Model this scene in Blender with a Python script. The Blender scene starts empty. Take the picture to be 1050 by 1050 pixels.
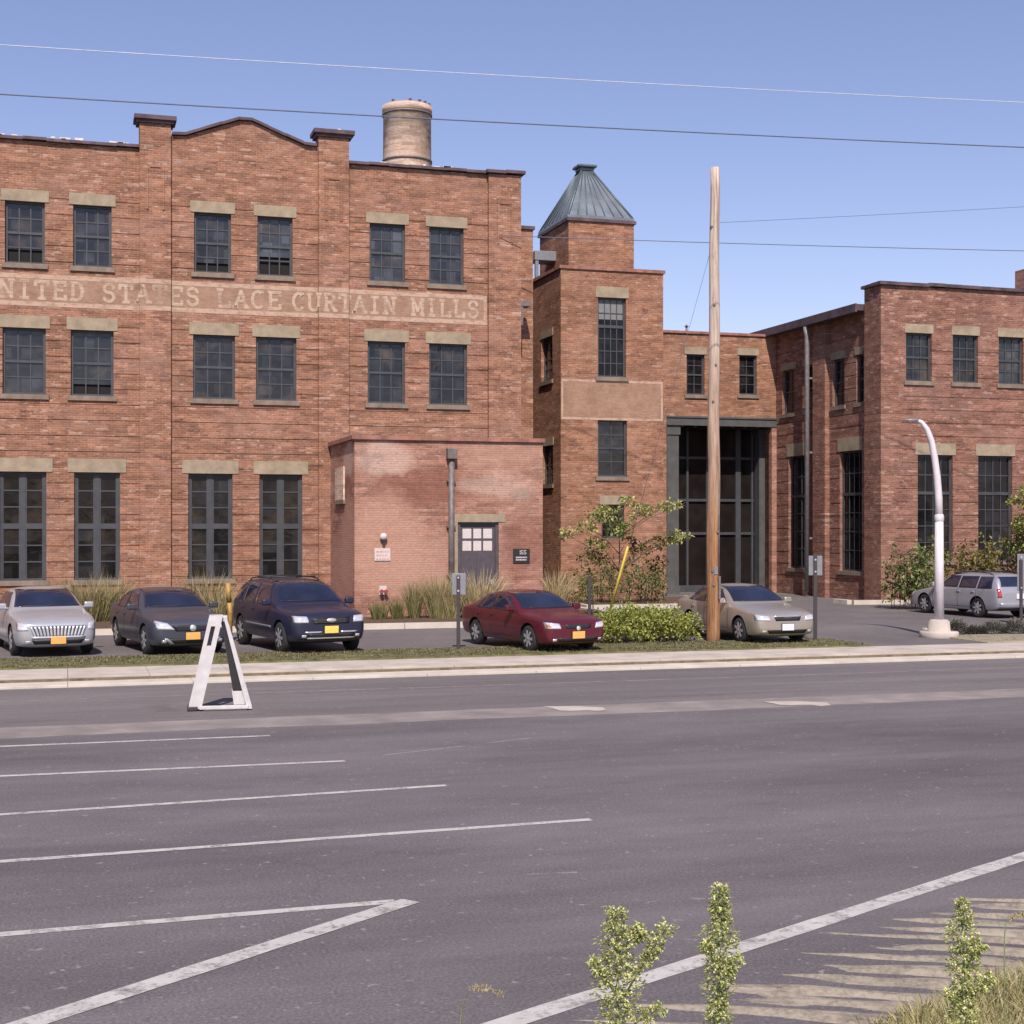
import bpy, bmesh, math, random
from mathutils import Vector, Matrix
from mathutils.bvhtree import BVHTree

SC = bpy.context.scene
COL = SC.collection
R = math.radians
YAW = R(17.0)
CY, SY = math.cos(YAW), math.sin(YAW)
FPX, HOR, CAMZ = 1490.0, 540.0, 3.0

# ------------------------------------------------------------------ measuring
def ray(px, py):
    t = (px - 525) / FPX; s = (HOR - py) / FPX
    return Vector((t * CY + SY, -t * SY + CY, s))
def G(px, py, z=0.0):                       # photo point -> point on level z
    d = ray(px, py); k = (z - CAMZ) / d.z
    return Vector((d.x * k, d.y * k, z))
def atY(px, py, Y):
    d = ray(px, py); k = Y / d.y
    return Vector((d.x * k, Y, CAMZ + d.z * k))
def XY(px, Y): return atY(px, HOR, Y).x     # x of an image column on the wall plane Y
def YX(px, X):                              # y of an image column on the wall plane X
    d = ray(px, HOR); return d.y * X / d.x

# ------------------------------------------------------------------ objects
def link(o): COL.objects.link(o); return o
def rootloc(o):
    v = Vector((0, 0, 0))
    while o is not None:
        v += o.location; o = o.parent
    return v
def obj(name, bm, mats, parent=None, world=False, smooth=False):
    """one bmesh -> one mesh object; world=True: vertices are in world space"""
    if world and parent is not None:
        off = -rootloc(parent)
        for v in bm.verts: v.co += off
    me = bpy.data.meshes.new(name); bm.to_mesh(me); bm.free()
    if not isinstance(mats, (list, tuple)): mats = [mats]
    for m in mats: me.materials.append(m)
    if smooth:
        for p in me.polygons: p.use_smooth = True
    o = bpy.data.objects.new(name, me); link(o)
    o.parent = parent
    return o
def thing(name, label, cat, loc=(0, 0, 0), rotz=0.0, group=None):
    o = bpy.data.objects.new(name, None); link(o)
    o.empty_display_size = .3
    o.location = loc; o.rotation_euler = (0, 0, rotz)
    o['label'] = label; o['category'] = cat
    if group: o['group'] = group
    return o
def tag(o, label, cat, group=None, kind=None):
    o['label'] = label; o['category'] = cat
    if group: o['group'] = group
    if kind: o['kind'] = kind
    return o
def recentre(o):
    """put a single-mesh thing's origin at the base of its mesh"""
    me = o.data
    xs = [v.co for v in me.vertices]
    lo = Vector((min(c.x for c in xs), min(c.y for c in xs), min(c.z for c in xs)))
    hi = Vector((max(c.x for c in xs), max(c.y for c in xs), max(c.z for c in xs)))
    p = Vector(((lo.x + hi.x) / 2, (lo.y + hi.y) / 2, lo.z))
    me.transform(Matrix.Translation(-p)); o.location = p
    return o
def struct(name, bm, m):
    o = obj(name, bm, m); o['kind'] = 'structure'; return o

# ------------------------------------------------------------------ bmesh bits
def box(bm, x0, x1, y0, y1, z0, z1, mi=0):
    v = [bm.verts.new((x, y, z)) for z in (z0, z1) for y in (y0, y1) for x in (x0, x1)]
    for f in ((0, 2, 3, 1), (4, 5, 7, 6), (0, 1, 5, 4), (2, 6, 7, 3), (0, 4, 6, 2), (1, 3, 7, 5)):
        fc = bm.faces.new([v[i] for i in f]); fc.material_index = mi
    return v
def bevbox(bm, x0, x1, y0, y1, z0, z1, b=.02):
    t = bmesh.new(); box(t, x0, x1, y0, y1, z0, z1)
    bmesh.ops.bevel(t, geom=t.edges[:], offset=b, segments=2, affect='EDGES', profile=.5)
    merge(bm, t)
def merge(bm, t, mat=None):
    mp = {}
    for v in t.verts:
        mp[v] = bm.verts.new(mat @ v.co if mat else v.co)
    for f in t.faces:
        try:
            nf = bm.faces.new([mp[v] for v in f.verts]); nf.material_index = f.material_index; nf.smooth = f.smooth
        except ValueError: pass
    t.free()
def prism(bm, pts, z0, z1):
    a = [bm.verts.new((p[0], p[1], z0)) for p in pts]; b = [bm.verts.new((p[0], p[1], z1)) for p in pts]
    n = len(pts)
    bm.faces.new(a[::-1]); bm.faces.new(b)
    for i in range(n): bm.faces.new((a[i], a[(i + 1) % n], b[(i + 1) % n], b[i]))
def tube(bm, pts, rad, n=8, caps=True):
    pts = [Vector(p) for p in pts]
    rads = rad if isinstance(rad, (list, tuple)) else [rad] * len(pts)
    rings = []
    up = Vector((0, 0, 1))
    for i, p in enumerate(pts):
        d = (pts[min(i + 1, len(pts) - 1)] - pts[max(i - 1, 0)]).normalized()
        ref = up if abs(d.z) < .95 else Vector((1, 0, 0))
        a = d.cross(ref).normalized(); b = d.cross(a).normalized()
        rings.append([bm.verts.new(p + (a * math.cos(2 * math.pi * k / n) + b * math.sin(2 * math.pi * k / n)) * rads[i]) for k in range(n)])
    for i in range(len(rings) - 1):
        for k in range(n):
            f = bm.faces.new((rings[i][k], rings[i][(k + 1) % n], rings[i + 1][(k + 1) % n], rings[i + 1][k])); f.smooth = True
    if caps:
        bm.faces.new(rings[0][::-1]); bm.faces.new(rings[-1])
def lathe(bm, prof, n=24, axis='z', c=(0, 0, 0), caps=True):
    c = Vector(c); rings = []
    for r, h in prof:
        ring = []
        for k in range(n):
            a = 2 * math.pi * k / n
            if axis == 'z': p = Vector((r * math.cos(a), r * math.sin(a), h))
            else: p = Vector((r * math.cos(a), h, r * math.sin(a)))
            ring.append(bm.verts.new(c + p))
        rings.append(ring)
    for i in range(len(rings) - 1):
        for k in range(n):
            f = bm.faces.new((rings[i][k], rings[i][(k + 1) % n], rings[i + 1][(k + 1) % n], rings[i + 1][k])); f.smooth = True
    if caps and prof[0][0] > 1e-4: bm.faces.new(rings[0][::-1])
    if caps and prof[-1][0] > 1e-4: bm.faces.new(rings[-1])

# ------------------------------------------------------------------ materials
def newmat(name):
    m = bpy.data.materials.new(name); m.use_nodes = True
    nt = m.node_tree; nt.nodes.clear()
    out = nt.nodes.new('ShaderNodeOutputMaterial')
    p = nt.nodes.new('ShaderNodeBsdfPrincipled')
    nt.links.new(p.outputs[0], out.inputs[0])
    return m, nt, p, out
class N:
    """small helper to write node graphs"""
    def __init__(s, nt): s.nt = nt
    def n(s, t, **kw):
        nd = s.nt.nodes.new(t)
        for k, v in kw.items(): setattr(nd, k, v)
        return nd
    def l(s, a, b): s.nt.links.new(a, b)
    def coord(s): return s.n('ShaderNodeTexCoord').outputs['Object']
    def map(s, vec, scale=(1, 1, 1), loc=(0, 0, 0)):
        m = s.n('ShaderNodeMapping'); m.inputs['Scale'].default_value = scale; m.inputs['Location'].default_value = loc
        s.l(vec, m.inputs['Vector']); return m.outputs[0]
    def noise(s, vec, scale, detail=3, rough=.55, dist=0):
        t = s.n('ShaderNodeTexNoise'); t.inputs['Scale'].default_value = scale
        t.inputs['Detail'].default_value = detail; t.inputs['Roughness'].default_value = rough
        t.inputs['Distortion'].default_value = dist
        s.l(vec, t.inputs['Vector']); return t.outputs['Fac']
    def ramp(s, fac, stops, interp='LINEAR'):
        r = s.n('ShaderNodeValToRGB'); cr = r.color_ramp; cr.interpolation = interp
        while len(cr.elements) < len(stops): cr.elements.new(.5)
        for e, (p, c) in zip(cr.elements, stops):
            e.position = p
            e.color = (c, c, c, 1) if isinstance(c, (int, float)) else (*c, 1)
        s.l(fac, r.inputs[0]); return r.outputs['Color']
    def mix(s, fac, a, b, mode='MIX'):
        m = s.n('ShaderNodeMix', data_type='RGBA', blend_type=mode)
        for sock, v in ((m.inputs[0], fac), (m.inputs[6], a), (m.inputs[7], b)):
            if isinstance(v, (int, float)): sock.default_value = v
            elif isinstance(v, (tuple, list)): sock.default_value = (*v, 1)
            else: s.l(v, sock)
        return m.outputs[2]
    def math(s, op, a, b=0.0):
        m = s.n('ShaderNodeMath', operation=op)
        for sock, v in ((m.inputs[0], a), (m.inputs[1], b)):
            if isinstance(v, (int, float)): sock.default_value = v
            else: s.l(v, sock)
        return m.outputs[0]
    def bump(s, h, strength, dist, p):
        b = s.n('ShaderNodeBump'); b.inputs['Strength'].default_value = strength; b.inputs['Distance'].default_value = dist
        s.l(h, b.inputs['Height']); s.l(b.outputs[0], p.inputs['Normal'])

def plain(name, col, rough=.6, metal=0.0, var=.18, vscale=6.0, bump=0.0, spec=.5, coat=0.0):
    m, nt, p, out = newmat(name); g = N(nt)
    v = g.coord(); f = g.noise(v, vscale, 5, .6)
    lo = tuple(c * (1 - var) for c in col); hi = tuple(min(1, c * (1 + var)) for c in col)
    g.l(g.ramp(f, [(.3, lo), (.7, hi)]), p.inputs['Base Color'])
    p.inputs['Roughness'].default_value = rough; p.inputs['Metallic'].default_value = metal
    p.inputs['Specular IOR Level'].default_value = spec
    if coat:
        p.inputs['Coat Weight'].default_value = coat; p.inputs['Coat Roughness'].default_value = .12
    if bump: g.bump(g.noise(v, vscale * 6, 4, .6), bump, .02, p)
    return m

def wallcoord(g):
    c = g.coord(); s = g.n('ShaderNodeSeparateXYZ'); g.l(c, s.inputs[0])
    cb = g.n('ShaderNodeCombineXYZ')
    g.l(g.math('ADD', s.outputs[0], s.outputs[1]), cb.inputs[0]); g.l(s.outputs[2], cb.inputs[1])
    return c, cb.outputs[0]

def brick(name, c1, c2, mortar, patch=(.42, .24, .17), patch_amt=.5, dark_amt=.5, pale=.25, wash=None):
    m, nt, p, out = newmat(name); g = N(nt)
    c, w = wallcoord(g)
    def bt(bw, rh, ms, a, b, mo, off=.5):
        t = g.n('ShaderNodeTexBrick', offset=off)
        t.inputs['Scale'].default_value = 1; t.inputs['Brick Width'].default_value = bw
        t.inputs['Row Height'].default_value = rh; t.inputs['Mortar Size'].default_value = ms
        t.inputs['Mortar Smooth'].default_value = .3; t.inputs['Bias'].default_value = 0
        t.inputs['Color1'].default_value = (*a, 1); t.inputs['Color2'].default_value = (*b, 1); t.inputs['Mortar'].default_value = (*mo, 1)
        g.l(w, t.inputs['Vector']); return t
    b = bt(.215, .076, .010, c1, c2, mortar)
    col = b.outputs['Color']
    # groups of bricks laid from other batches
    b2 = bt(.645, .152, .0, (.55,) * 3, (1.35,) * 3, (1,) * 3, .37)
    col = g.mix(.55, col, b2.outputs['Color'], 'MULTIPLY')
    b3 = bt(.43, .076, .0, (.0,) * 3, (1.0,) * 3, (.5,) * 3, .43)
    # single pale, worn bricks
    pal = g.math('GREATER_THAN', g.math('MULTIPLY', b3.outputs['Color'], g.noise(g.map(w, (1, 2.2, 1)), 1.7, 5, .65)), .50)
    col = g.mix(g.math('MULTIPLY', pal, pale), col, (.50, .36, .29))
    drk = g.math('LESS_THAN', g.math('ADD', b3.outputs['Color'], g.noise(g.map(w, (1, 1.8, 1), (7, 3, 0)), 1.3, 5, .65)), .50)
    col = g.mix(g.math('MULTIPLY', drk, dark_amt), col, (.075, .036, .034))
    # broad weathering: paler, lime washed areas and sootier areas
    n1 = g.noise(g.map(w, (1, 1.5, 1), (2, 5, 0)), .38, 6, .62)
    col = g.mix(g.math('MULTIPLY', g.ramp(n1, [(.48, 0.0), (.66, 1.0)]), patch_amt), col, patch)
    n2 = g.noise(g.map(w, (1, .35, 1), (11, 0, 0)), .8, 6, .65)
    col = g.mix(g.math('MULTIPLY', g.ramp(n2, [(.56, 0.0), (.75, 1.0)]), dark_amt * .6), col, (.095, .05, .045))
    # lime flecks in short level runs
    n3 = g.noise(g.map(w, (2.2, 13.2, 1)), 1.0, 5, .75)
    col = g.mix(g.math('MULTIPLY', g.ramp(n3, [(.595, 0.0), (.66, 1.0)]), pale * 1.7), col, (.56, .43, .36))
    n6 = g.noise(g.map(w, (1.2, 3.0, 1), (31, 7, 0)), 1.5, 5, .7)
    col = g.mix(.45, col, g.ramp(n6, [(.30, (.55, .52, .55)), (.5, (1, 1, 1)), (.70, (1.5, 1.42, 1.38))]), 'MULTIPLY')
    if wash: col = wash(g, w, col)
    n4 = g.noise(c, 9, 5, .7)
    col = g.mix(.45, col, g.ramp(n4, [(.25, .62), (.75, 1.38)]), 'MULTIPLY')
    g.l(col, p.inputs['Base Color']); p.inputs['Roughness'].default_value = .92
    p.inputs['Specular IOR Level'].default_value = .15
    hh = g.math('ADD', g.math('MULTIPLY', b.outputs['Fac'], -1.0), g.math('MULTIPLY', g.noise(c, 14, 5, .7), 1.2))
    g.bump(hh, .7, .02, p)
    return m

def worn_paint(name, col, keep, scale=3.2, amt=1.0, col2=None, soft=.05, ground=False):
    """paint weathered off brick: what is left of it covers, the rest lets the brick show"""
    m, nt, p, out = newmat(name); g = N(nt)
    c, w = wallcoord(g)
    if ground: w = c
    n = g.noise(g.map(w, (1, 1, 1), (3, 1, 0)), scale, 6, .7)
    n2 = g.noise(c, 26, 4, .7) if ground else g.noise(g.map(w, (4.6, 13.2, 1)), 1.0, 3, .6)
    f = g.math('ADD', g.math('MULTIPLY', n, .6), g.math('MULTIPLY', n2, .4))
    a = g.ramp(f, [(keep - soft, 0.0), (keep + soft, amt)])
    g.l(g.mix(g.noise(c, 5, 4, .6), col, col2 or tuple(x * .75 for x in col)), p.inputs['Base Color'])
    p.inputs['Roughness'].default_value = .9; p.inputs['Specular IOR Level'].default_value = .15
    tr = g.n('ShaderNodeBsdfTransparent'); mx = g.n('ShaderNodeMixShader')
    g.l(a, mx.inputs[0]); g.l(tr.outputs[0], mx.inputs[1]); g.l(p.outputs[0], mx.inputs[2])
    g.l(mx.outputs[0], out.inputs[0])
    return m

def glassmat(name, tint, rough=.06, wob=.05, spec=.8, cell=0.0, brown=0.0):
    m, nt, p, out = newmat(name); g = N(nt)
    c = g.coord()
    n = g.noise(c, 1.1, 3, .5)
    col = g.ramp(n, [(.35, tuple(x * .6 for x in tint)), (.7, tuple(x * 1.3 for x in tint))])
    if cell:
        oi = g.n('ShaderNodeObjectInfo')
        col = g.mix(1, col, g.ramp(oi.outputs['Random'], [(0, .45), (.5, .9), (1, 1.9)]), 'MULTIPLY')
        sn = g.n('ShaderNodeVectorMath', operation='SNAP'); sn.inputs[1].default_value = (cell, 5, cell); g.l(c, sn.inputs[0])
        wn_ = g.n('ShaderNodeTexWhiteNoise'); g.l(sn.outputs[0], wn_.inputs['Vector'])
        col = g.mix(1, col, g.ramp(wn_.outputs['Value'], [(0, .6), (.6, 1.0), (1, 1.9)]), 'MULTIPLY')
        b = g.math('MULTIPLY', g.ramp(g.noise(g.map(c, (1, 1, 1), (9, 3, 1)), .8, 5, .6), [(.52, 0.0), (.66, 1.0)]), brown)
        col = g.mix(b, col, (.16, .115, .075))
        g.l(g.ramp(wn_.outputs['Value'], [(0, rough * .6), (1, rough * 2.2)]), p.inputs['Roughness'])
    else: p.inputs['Roughness'].default_value = rough
    g.l(col, p.inputs['Base Color']); p.inputs['Specular IOR Level'].default_value = spec
    g.bump(g.noise(c, 2.3, 2, .5), wob, .05, p)
    return m

def asphalt(name, col, speck=.5, patch=.25, streak=(1, 1, 1), seed=0.0):
    m, nt, p, out = newmat(name); g = N(nt)
    c = g.coord()
    n1 = g.noise(g.map(c, streak, (seed, 0, 0)), .25, 6, .6)
    n2 = g.noise(c, 38, 3, .7)
    n3 = g.noise(g.map(c, streak, (0, seed, 0)), 1.6, 5, .65)
    base = g.ramp(n1, [(.3, tuple(x * (1 - patch) for x in col)), (.7, tuple(x * (1 + patch) for x in col))])
    base = g.mix(.5, base, g.ramp(n3, [(.3, .8), (.72, 1.2)]), 'MULTIPLY')
    base = g.mix(speck, base, g.ramp(n2, [(.28, .35), (.5, 1.0), (.74, 2.1)]), 'MULTIPLY')
    n5 = g.noise(c, 11, 2, .5)
    base = g.mix(g.ramp(n5, [(.68, 0.0), (.75, .5)]), base, (.34, .31, .30))
    n7 = g.noise(c, 4.5, 4, .7)
    base = g.mix(g.ramp(n7, [(.62, 0.0), (.75, .4)]), base, tuple(x * .55 for x in col))
    vo = g.n('ShaderNodeTexVoronoi', feature='DISTANCE_TO_EDGE'); vo.inputs['Scale'].default_value = .30
    wv = g.n('ShaderNodeVectorMath', operation='ADD'); nz = g.n('ShaderNodeTexNoise'); nz.inputs['Scale'].default_value = .9; nz.inputs['Detail'].default_value = 5
    g.l(c, nz.inputs['Vector']); sc_v = g.n('ShaderNodeVectorMath', operation='SCALE'); sc_v.inputs['Scale'].default_value = 1.6; g.l(nz.outputs['Color'], sc_v.inputs[0])
    g.l(c, wv.inputs[0]); g.l(sc_v.outputs[0], wv.inputs[1]); g.l(wv.outputs[0], vo.inputs['Vector'])
    crk = g.math('MULTIPLY', g.ramp(vo.outputs['Distance'], [(.0, 1.0), (.010, 0.0)]), g.ramp(g.noise(g.map(c, (1, 1, 1), (seed + 4, 1, 0)), .22, 3, .5), [(.50, 0.0), (.60, .22)]))
    base = g.mix(crk, base, tuple(x * .45 for x in col))
    n8 = g.noise(g.map(c, (.12, 1.3, 1), (seed + 20, 5, 0)), .7, 5, .6)          # wheel-polished lanes and scuffs along the traffic
    base = g.mix(g.ramp(n8, [(.55, 0.0), (.72, .35)]), base, tuple(x * 1.45 for x in col))
    n9 = g.noise(g.map(c, (1, 1, 1), (seed + 40, 8, 0)), .55, 3, .5)              # oil drips
    base = g.mix(g.ramp(n9, [(.70, 0.0), (.78, .45)]), base, tuple(x * .5 for x in col))
    g.l(base, p.inputs['Base Color'])
    p.inputs['Roughness'].default_value = .82; p.inputs['Specular IOR Level'].default_value = .3
    g.bump(n2, .35, .01, p)
    return m

def leafmat(name, stops, rough=.55):
    m, nt, p, out = newmat(name); g = N(nt)
    a = g.n('ShaderNodeAttribute', attribute_name='hue')
    g.l(g.ramp(a.outputs['Fac'], stops), p.inputs['Base Color'])
    p.inputs['Roughness'].default_value = rough; p.inputs['Specular IOR Level'].default_value = .3
    # thin leaves let some light through
    tl = g.n('ShaderNodeBsdfTranslucent'); mx = g.n('ShaderNodeMixShader'); mx.inputs[0].default_value = .25
    g.l(g.ramp(a.outputs['Fac'], stops), tl.inputs[0])
    g.l(p.outputs[0], mx.inputs[1]); g.l(tl.outputs[0], mx.inputs[2]); g.l(mx.outputs[0], out.inputs[0])
    return m

def annex_wash(g, w, col):
    """lime and damp that have spread in patches of their own over the old brickwork"""
    s = g.n('ShaderNodeSeparateXYZ'); g.l(w, s.inputs[0])
    dx = g.math('MULTIPLY', g.math('SUBTRACT', g.noise(g.map(w, (1, 1, 1), (4, 9, 0)), .9, 5, .65), .5), 1.5)
    dz = g.math('MULTIPLY', g.math('SUBTRACT', g.noise(g.map(w, (1, 1, 1), (14, 2, 0)), .9, 5, .65), .5), 1.3)
    u = g.math('ADD', s.outputs[0], dx); z = g.math('ADD', s.outputs[1], dz)
    def blob(px, py, rx, rz):
        a = g.math('DIVIDE', g.math('SUBTRACT', u, (px - 363.5) * .033 - 3), rx * .033)
        b = g.math('DIVIDE', g.math('SUBTRACT', z, 3 + (540 - py) * .0318), rz * .0318)
        d = g.math('SQRT', g.math('ADD', g.math('MULTIPLY', a, a), g.math('MULTIPLY', b, b)))
        return g.ramp(d, [(.55, 1.0), (1.0, 0.0)])
    for px, py, rx, rz, c_, am in ((435, 500, 62, 26, (.19, .075, .055), .62), (536, 562, 30, 40, (.19, .08, .06), .55), (515, 468, 60, 20, (.44, .27, .20), .55),
                                   (395, 560, 48, 62, (.46, .27, .20), .72), (440, 585, 60, 45, (.45, .265, .20), .62), (393, 470, 34, 22, (.55, .40, .33), .6), (505, 497, 52, 14, (.52, .37, .30), .55)):
        col = g.mix(g.math('MULTIPLY', blob(px, py, rx, rz), am), col, c_)
    return col

M = {}
M['brick_mill'] = brick('brick_mill', (.228, .096, .056), (.325, .155, .094), (.31, .22, .165), patch=(.34, .20, .155), patch_amt=.45, pale=.5)
M['brick_annex'] = brick('brick_annex', (.28, .125, .088), (.36, .18, .13), (.34, .235, .185), patch=(.42, .26, .20), patch_amt=.5, dark_amt=.25, pale=.35, wash=annex_wash)
M['brick_tower'] = brick('brick_tower', (.235, .099, .056), (.325, .155, .090), (.30, .21, .15), patch=(.36, .21, .15), pale=.45)
M['brick_wing'] = brick('brick_wing', (.195, .081, .056), (.280, .132, .092), (.265, .185, .145), patch=(.31, .19, .155), patch_amt=.4, pale=.45)
M['brick_stack'] = brick('brick_stack', (.62, .45, .34), (.68, .52, .40), (.64, .51, .41), pale=.15, dark_amt=.12)
M['band_paint'] = worn_paint('band_paint', (.47, .315, .23), .40, 1.6, .74, (.40, .255, .18), .20)
M['rule_paint'] = worn_paint('rule_paint', (.57, .41, .31), .40, 2.2, .85, (.48, .335, .25), .12)
M['letter_paint'] = worn_paint('letter_paint', (.62, .48, .37), .44, 2.6, .78, (.52, .385, .285), .10)
M['faint_paint'] = worn_paint('faint_paint', (.58, .44, .335), .43, 2.6, .55, None, .12)
M['lime'] = worn_paint('lime', (.50, .37, .30), .53, 1.3, .6)
M['sandstone'] = plain('sandstone', (.30, .245, .175), .9, var=.22, vscale=2.5, bump=.3, spec=.15)
M['sill_stone'] = plain('sill_stone', (.21, .165, .13), .9, var=.25, vscale=3, bump=.3, spec=.15)
M['coping'] = plain('coping', (.085, .055, .065), .75, var=.5, vscale=2.2, bump=.3)
M['coping_brick'] = plain('coping_brick', (.26, .12, .09), .85, var=.4, vscale=3, bump=.3)
M['drop'] = plain('drop', (.62, .6, .58), .9, var=.2)
M['sash'] = plain('sash', (.05, .054, .06), .5, var=.2, vscale=3)
M['steel'] = plain('steel', (.075, .078, .076), .55, var=.22, vscale=2.2)
M['glass_up'] = glassmat('glass_up', (.026, .029, .034), .08, .25, .5, .33, .35)
M['glass_low'] = glassmat('glass_low', (.010, .010, .011), .08, .15, .22, .42, .12)
M['glass_dark'] = glassmat('glass_dark', (.012, .012, .014), .1, .12, .25, .4, .12)
M['gate_glass'] = glassmat('gate_glass', (.016, .013, .012), .12, .2, .25)
M['void'] = plain('void', (.008, .007, .007), .9, var=.3)
M['blind'] = plain('blind', (.17, .18, .18), .6, var=.12)
M['roof_tar'] = plain('roof_tar', (.08, .08, .085), .9, var=.3)
M['metal_roof'] = plain('metal_roof', (.17, .20, .225), .42, .3, var=.28, vscale=1.4)
M['metal_trim'] = plain('metal_trim', (.10, .13, .15), .5, .3, var=.2)
M['pipe'] = plain('pipe', (.15, .13, .125), .6, .2, var=.3)
M['pipe_light'] = plain('pipe_light', (.22, .21, .21), .5, .3, var=.25)
M['door_paint'] = plain('door_paint', (.072, .060, .072), .5, var=.2)
M['white_pane'] = plain('white_pane', (.55, .50, .48), .35, var=.08)
M['white_paint'] = plain('white_paint', (.52, .50, .50), .6, var=.12)
M['black_sign'] = plain('black_sign', (.02, .018, .02), .5)
M['red_paint'] = plain('red_paint', (.30, .05, .04), .5)
M['concrete'] = plain('concrete', (.43, .38, .335), .9, var=.2, vscale=1.3, bump=.25, spec=.2)
M['kerb_white'] = plain('kerb_white', (.50, .455, .39), .9, var=.15, vscale=1.5, bump=.2, spec=.2)
M['gutter'] = plain('gutter', (.225, .198, .188), .9, var=.25, vscale=1.1, bump=.3, spec=.2)
M['mulch'] = plain('mulch', (.11, .075, .055), .95, var=.5, vscale=9, bump=.8, spec=.1)
M['soil'] = plain('soil', (.16, .13, .085), .95, var=.4, vscale=5, bump=.6, spec=.1)
M['turf'] = plain('turf', (.12, .115, .055), .95, var=.45, vscale=2.5, bump=.6, spec=.1)
M['dry_soil'] = plain('dry_soil', (.26, .235, .17), .95, var=.3, vscale=4, bump=.6, spec=.1)
M['land'] = plain('land', (.12, .12, .07), .95, var=.3, vscale=.3, spec=.1)
M['asphalt_lot'] = asphalt('asphalt_lot', (.124, .110, .115), .5, .26, (.5, 1.6, 1))
M['asphalt_road'] = asphalt('asphalt_road', (.140, .126, .127), .4, .2, (.25, 2, 1), 3.0)
M['asphalt_inner'] = asphalt('asphalt_inner', (.130, .118, .119), .4, .2, (1, 1, 1), 7.0)
M['line_paint'] = worn_paint('line_paint', (.60, .575, .55), .41, 5.0, .9, (.38, .36, .345), .10, True)
M['line_faint'] = worn_paint('line_faint', (.42, .385, .36), .47, 4.0, .5, None, .05, True)
M['sand'] = worn_paint('sand', (.37, .322, .255), .40, 5.0, .92, (.28, .245, .195), .16, True)
M['wood_pole'] = None
def woodpole():
    m, nt, p, out = newmat('wood_pole'); g = N(nt); c = g.coord()
    s = g.n('ShaderNodeSeparateXYZ'); g.l(c, s.inputs[0])
    n = g.noise(g.map(c, (11, 11, .5)), 1.8, 7, .72)
    lo = g.ramp(n, [(.30, (.07, .034, .018)), (.48, (.26, .125, .055)), (.72, (.42, .25, .13))])
    hi = g.ramp(n, [(.30, (.16, .105, .075)), (.5, (.44, .35, .28)), (.72, (.66, .57, .48))])
    f = g.ramp(g.math('ADD', g.math('DIVIDE', s.outputs[2], 13.0), g.math('MULTIPLY', g.noise(g.map(c, (3, 3, .4)), 1, 3, .5), .3)), [(.30, 0.0), (.80, 1.0)])
    g.l(g.mix(f, lo, hi), p.inputs['Base Color']); p.inputs['Roughness'].default_value = .85
    g.bump(n, .5, .03, p); return m
M['wood_pole'] = woodpole()
M['lamp_paint'] = plain('lamp_paint', (.62, .58, .60), .45, .1, var=.08)
M['yellow'] = plain('yellow', (.62, .46, .06), .5, var=.15)
M['yellow_old'] = plain('yellow_old', (.36, .22, .06), .6, var=.3)
M['wire_dark'] = plain('wire_dark', (.10, .11, .16), .6)
M['wire_light'] = plain('wire_light', (.50, .52, .60), .6)
M['post_metal'] = plain('post_metal', (.05, .042, .045), .6, .2)
M['plate_back'] = plain('plate_back', (.22, .23, .25), .5, .3, var=.1)
M['tyre'] = plain('tyre', (.02, .02, .022), .85)
M['rim'] = plain('rim', (.34, .34, .36), .35, .35, var=.06)
M['chrome'] = plain('chrome', (.78, .78, .80), .28, .75, var=.04)
M['lens'] = plain('lens', (.80, .80, .84), .08, .55, var=.1, vscale=14, coat=1.0)
M['amber'] = plain('amber', (.55, .2, .08), .15, var=.1, coat=1.0)
M['tail_red'] = plain('tail_red', (.35, .03, .035), .15, var=.15, coat=1.0)
M['black_trim'] = plain('black_trim', (.018, .018, .022), .5)
M['plate_gold'] = plain('plate_gold', (.72, .38, .10), .5, var=.15, vscale=30)
M['plate_yellow'] = plain('plate_yellow', (.74, .56, .12), .5, var=.15, vscale=30)
M['plate_white'] = plain('plate_white', (.66, .66, .70), .5, var=.1, vscale=30)
M['car_glass'] = glassmat('car_glass', (.018, .022, .045), .03, .02, 1.0)
def carpaint(name, col, metal=.4, rough=.32):
    m = plain(name, col, rough, metal, var=.05, vscale=2, coat=.35); return m
M['paint_silver'] = carpaint('paint_silver', (.43, .445, .475), .45)
M['paint_slate'] = carpaint('paint_slate', (.045, .050, .068), .1, .4)
M['paint_navy'] = carpaint('paint_navy', (.014, .016, .040), .05, .4)
M['paint_maroon'] = carpaint('paint_maroon', (.095, .011, .020), .2)
M['paint_champagne'] = carpaint('paint_champagne', (.42, .38, .33), .55)
M['paint_steel'] = carpaint('paint_steel', (.42, .42, .46), .5)
M['bark'] = plain('bark', (.13, .095, .065), .9, var=.3, vscale=12, bump=.5)
M['stem'] = plain('stem', (.20, .24, .09), .7, var=.2)
M['leaf_tree'] = leafmat('leaf_tree', [(0, (.09, .115, .03)), (.5, (.25, .275, .08)), (1, (.50, .48, .20))])
M['leaf_bronze'] = leafmat('leaf_bronze', [(0, (.09, .055, .02)), (.45, (.16, .14, .045)), (1, (.27, .25, .08))])
M['leaf_hedge'] = leafmat('leaf_hedge', [(0, (.07, .11, .02)), (.5, (.21, .26, .05)), (1, (.46, .44, .13))])
M['leaf_shrub'] = leafmat('leaf_shrub', [(0, (.04, .065, .02)), (.5, (.12, .155, .045)), (1, (.32, .33, .13))])
M['leaf_weed'] = leafmat('leaf_weed', [(0, (.09, .13, .03)), (.5, (.36, .41, .12)), (1, (.74, .72, .38))])
M['grass_blade'] = leafmat('grass_blade', [(0, (.10, .13, .035)), (.5, (.24, .24, .09)), (1, (.50, .43, .24))])
M['turf_blade'] = leafmat('turf_blade', [(0, (.055, .06, .025)), (.5, (.15, .14, .07)), (1, (.36, .29, .18))])
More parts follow.
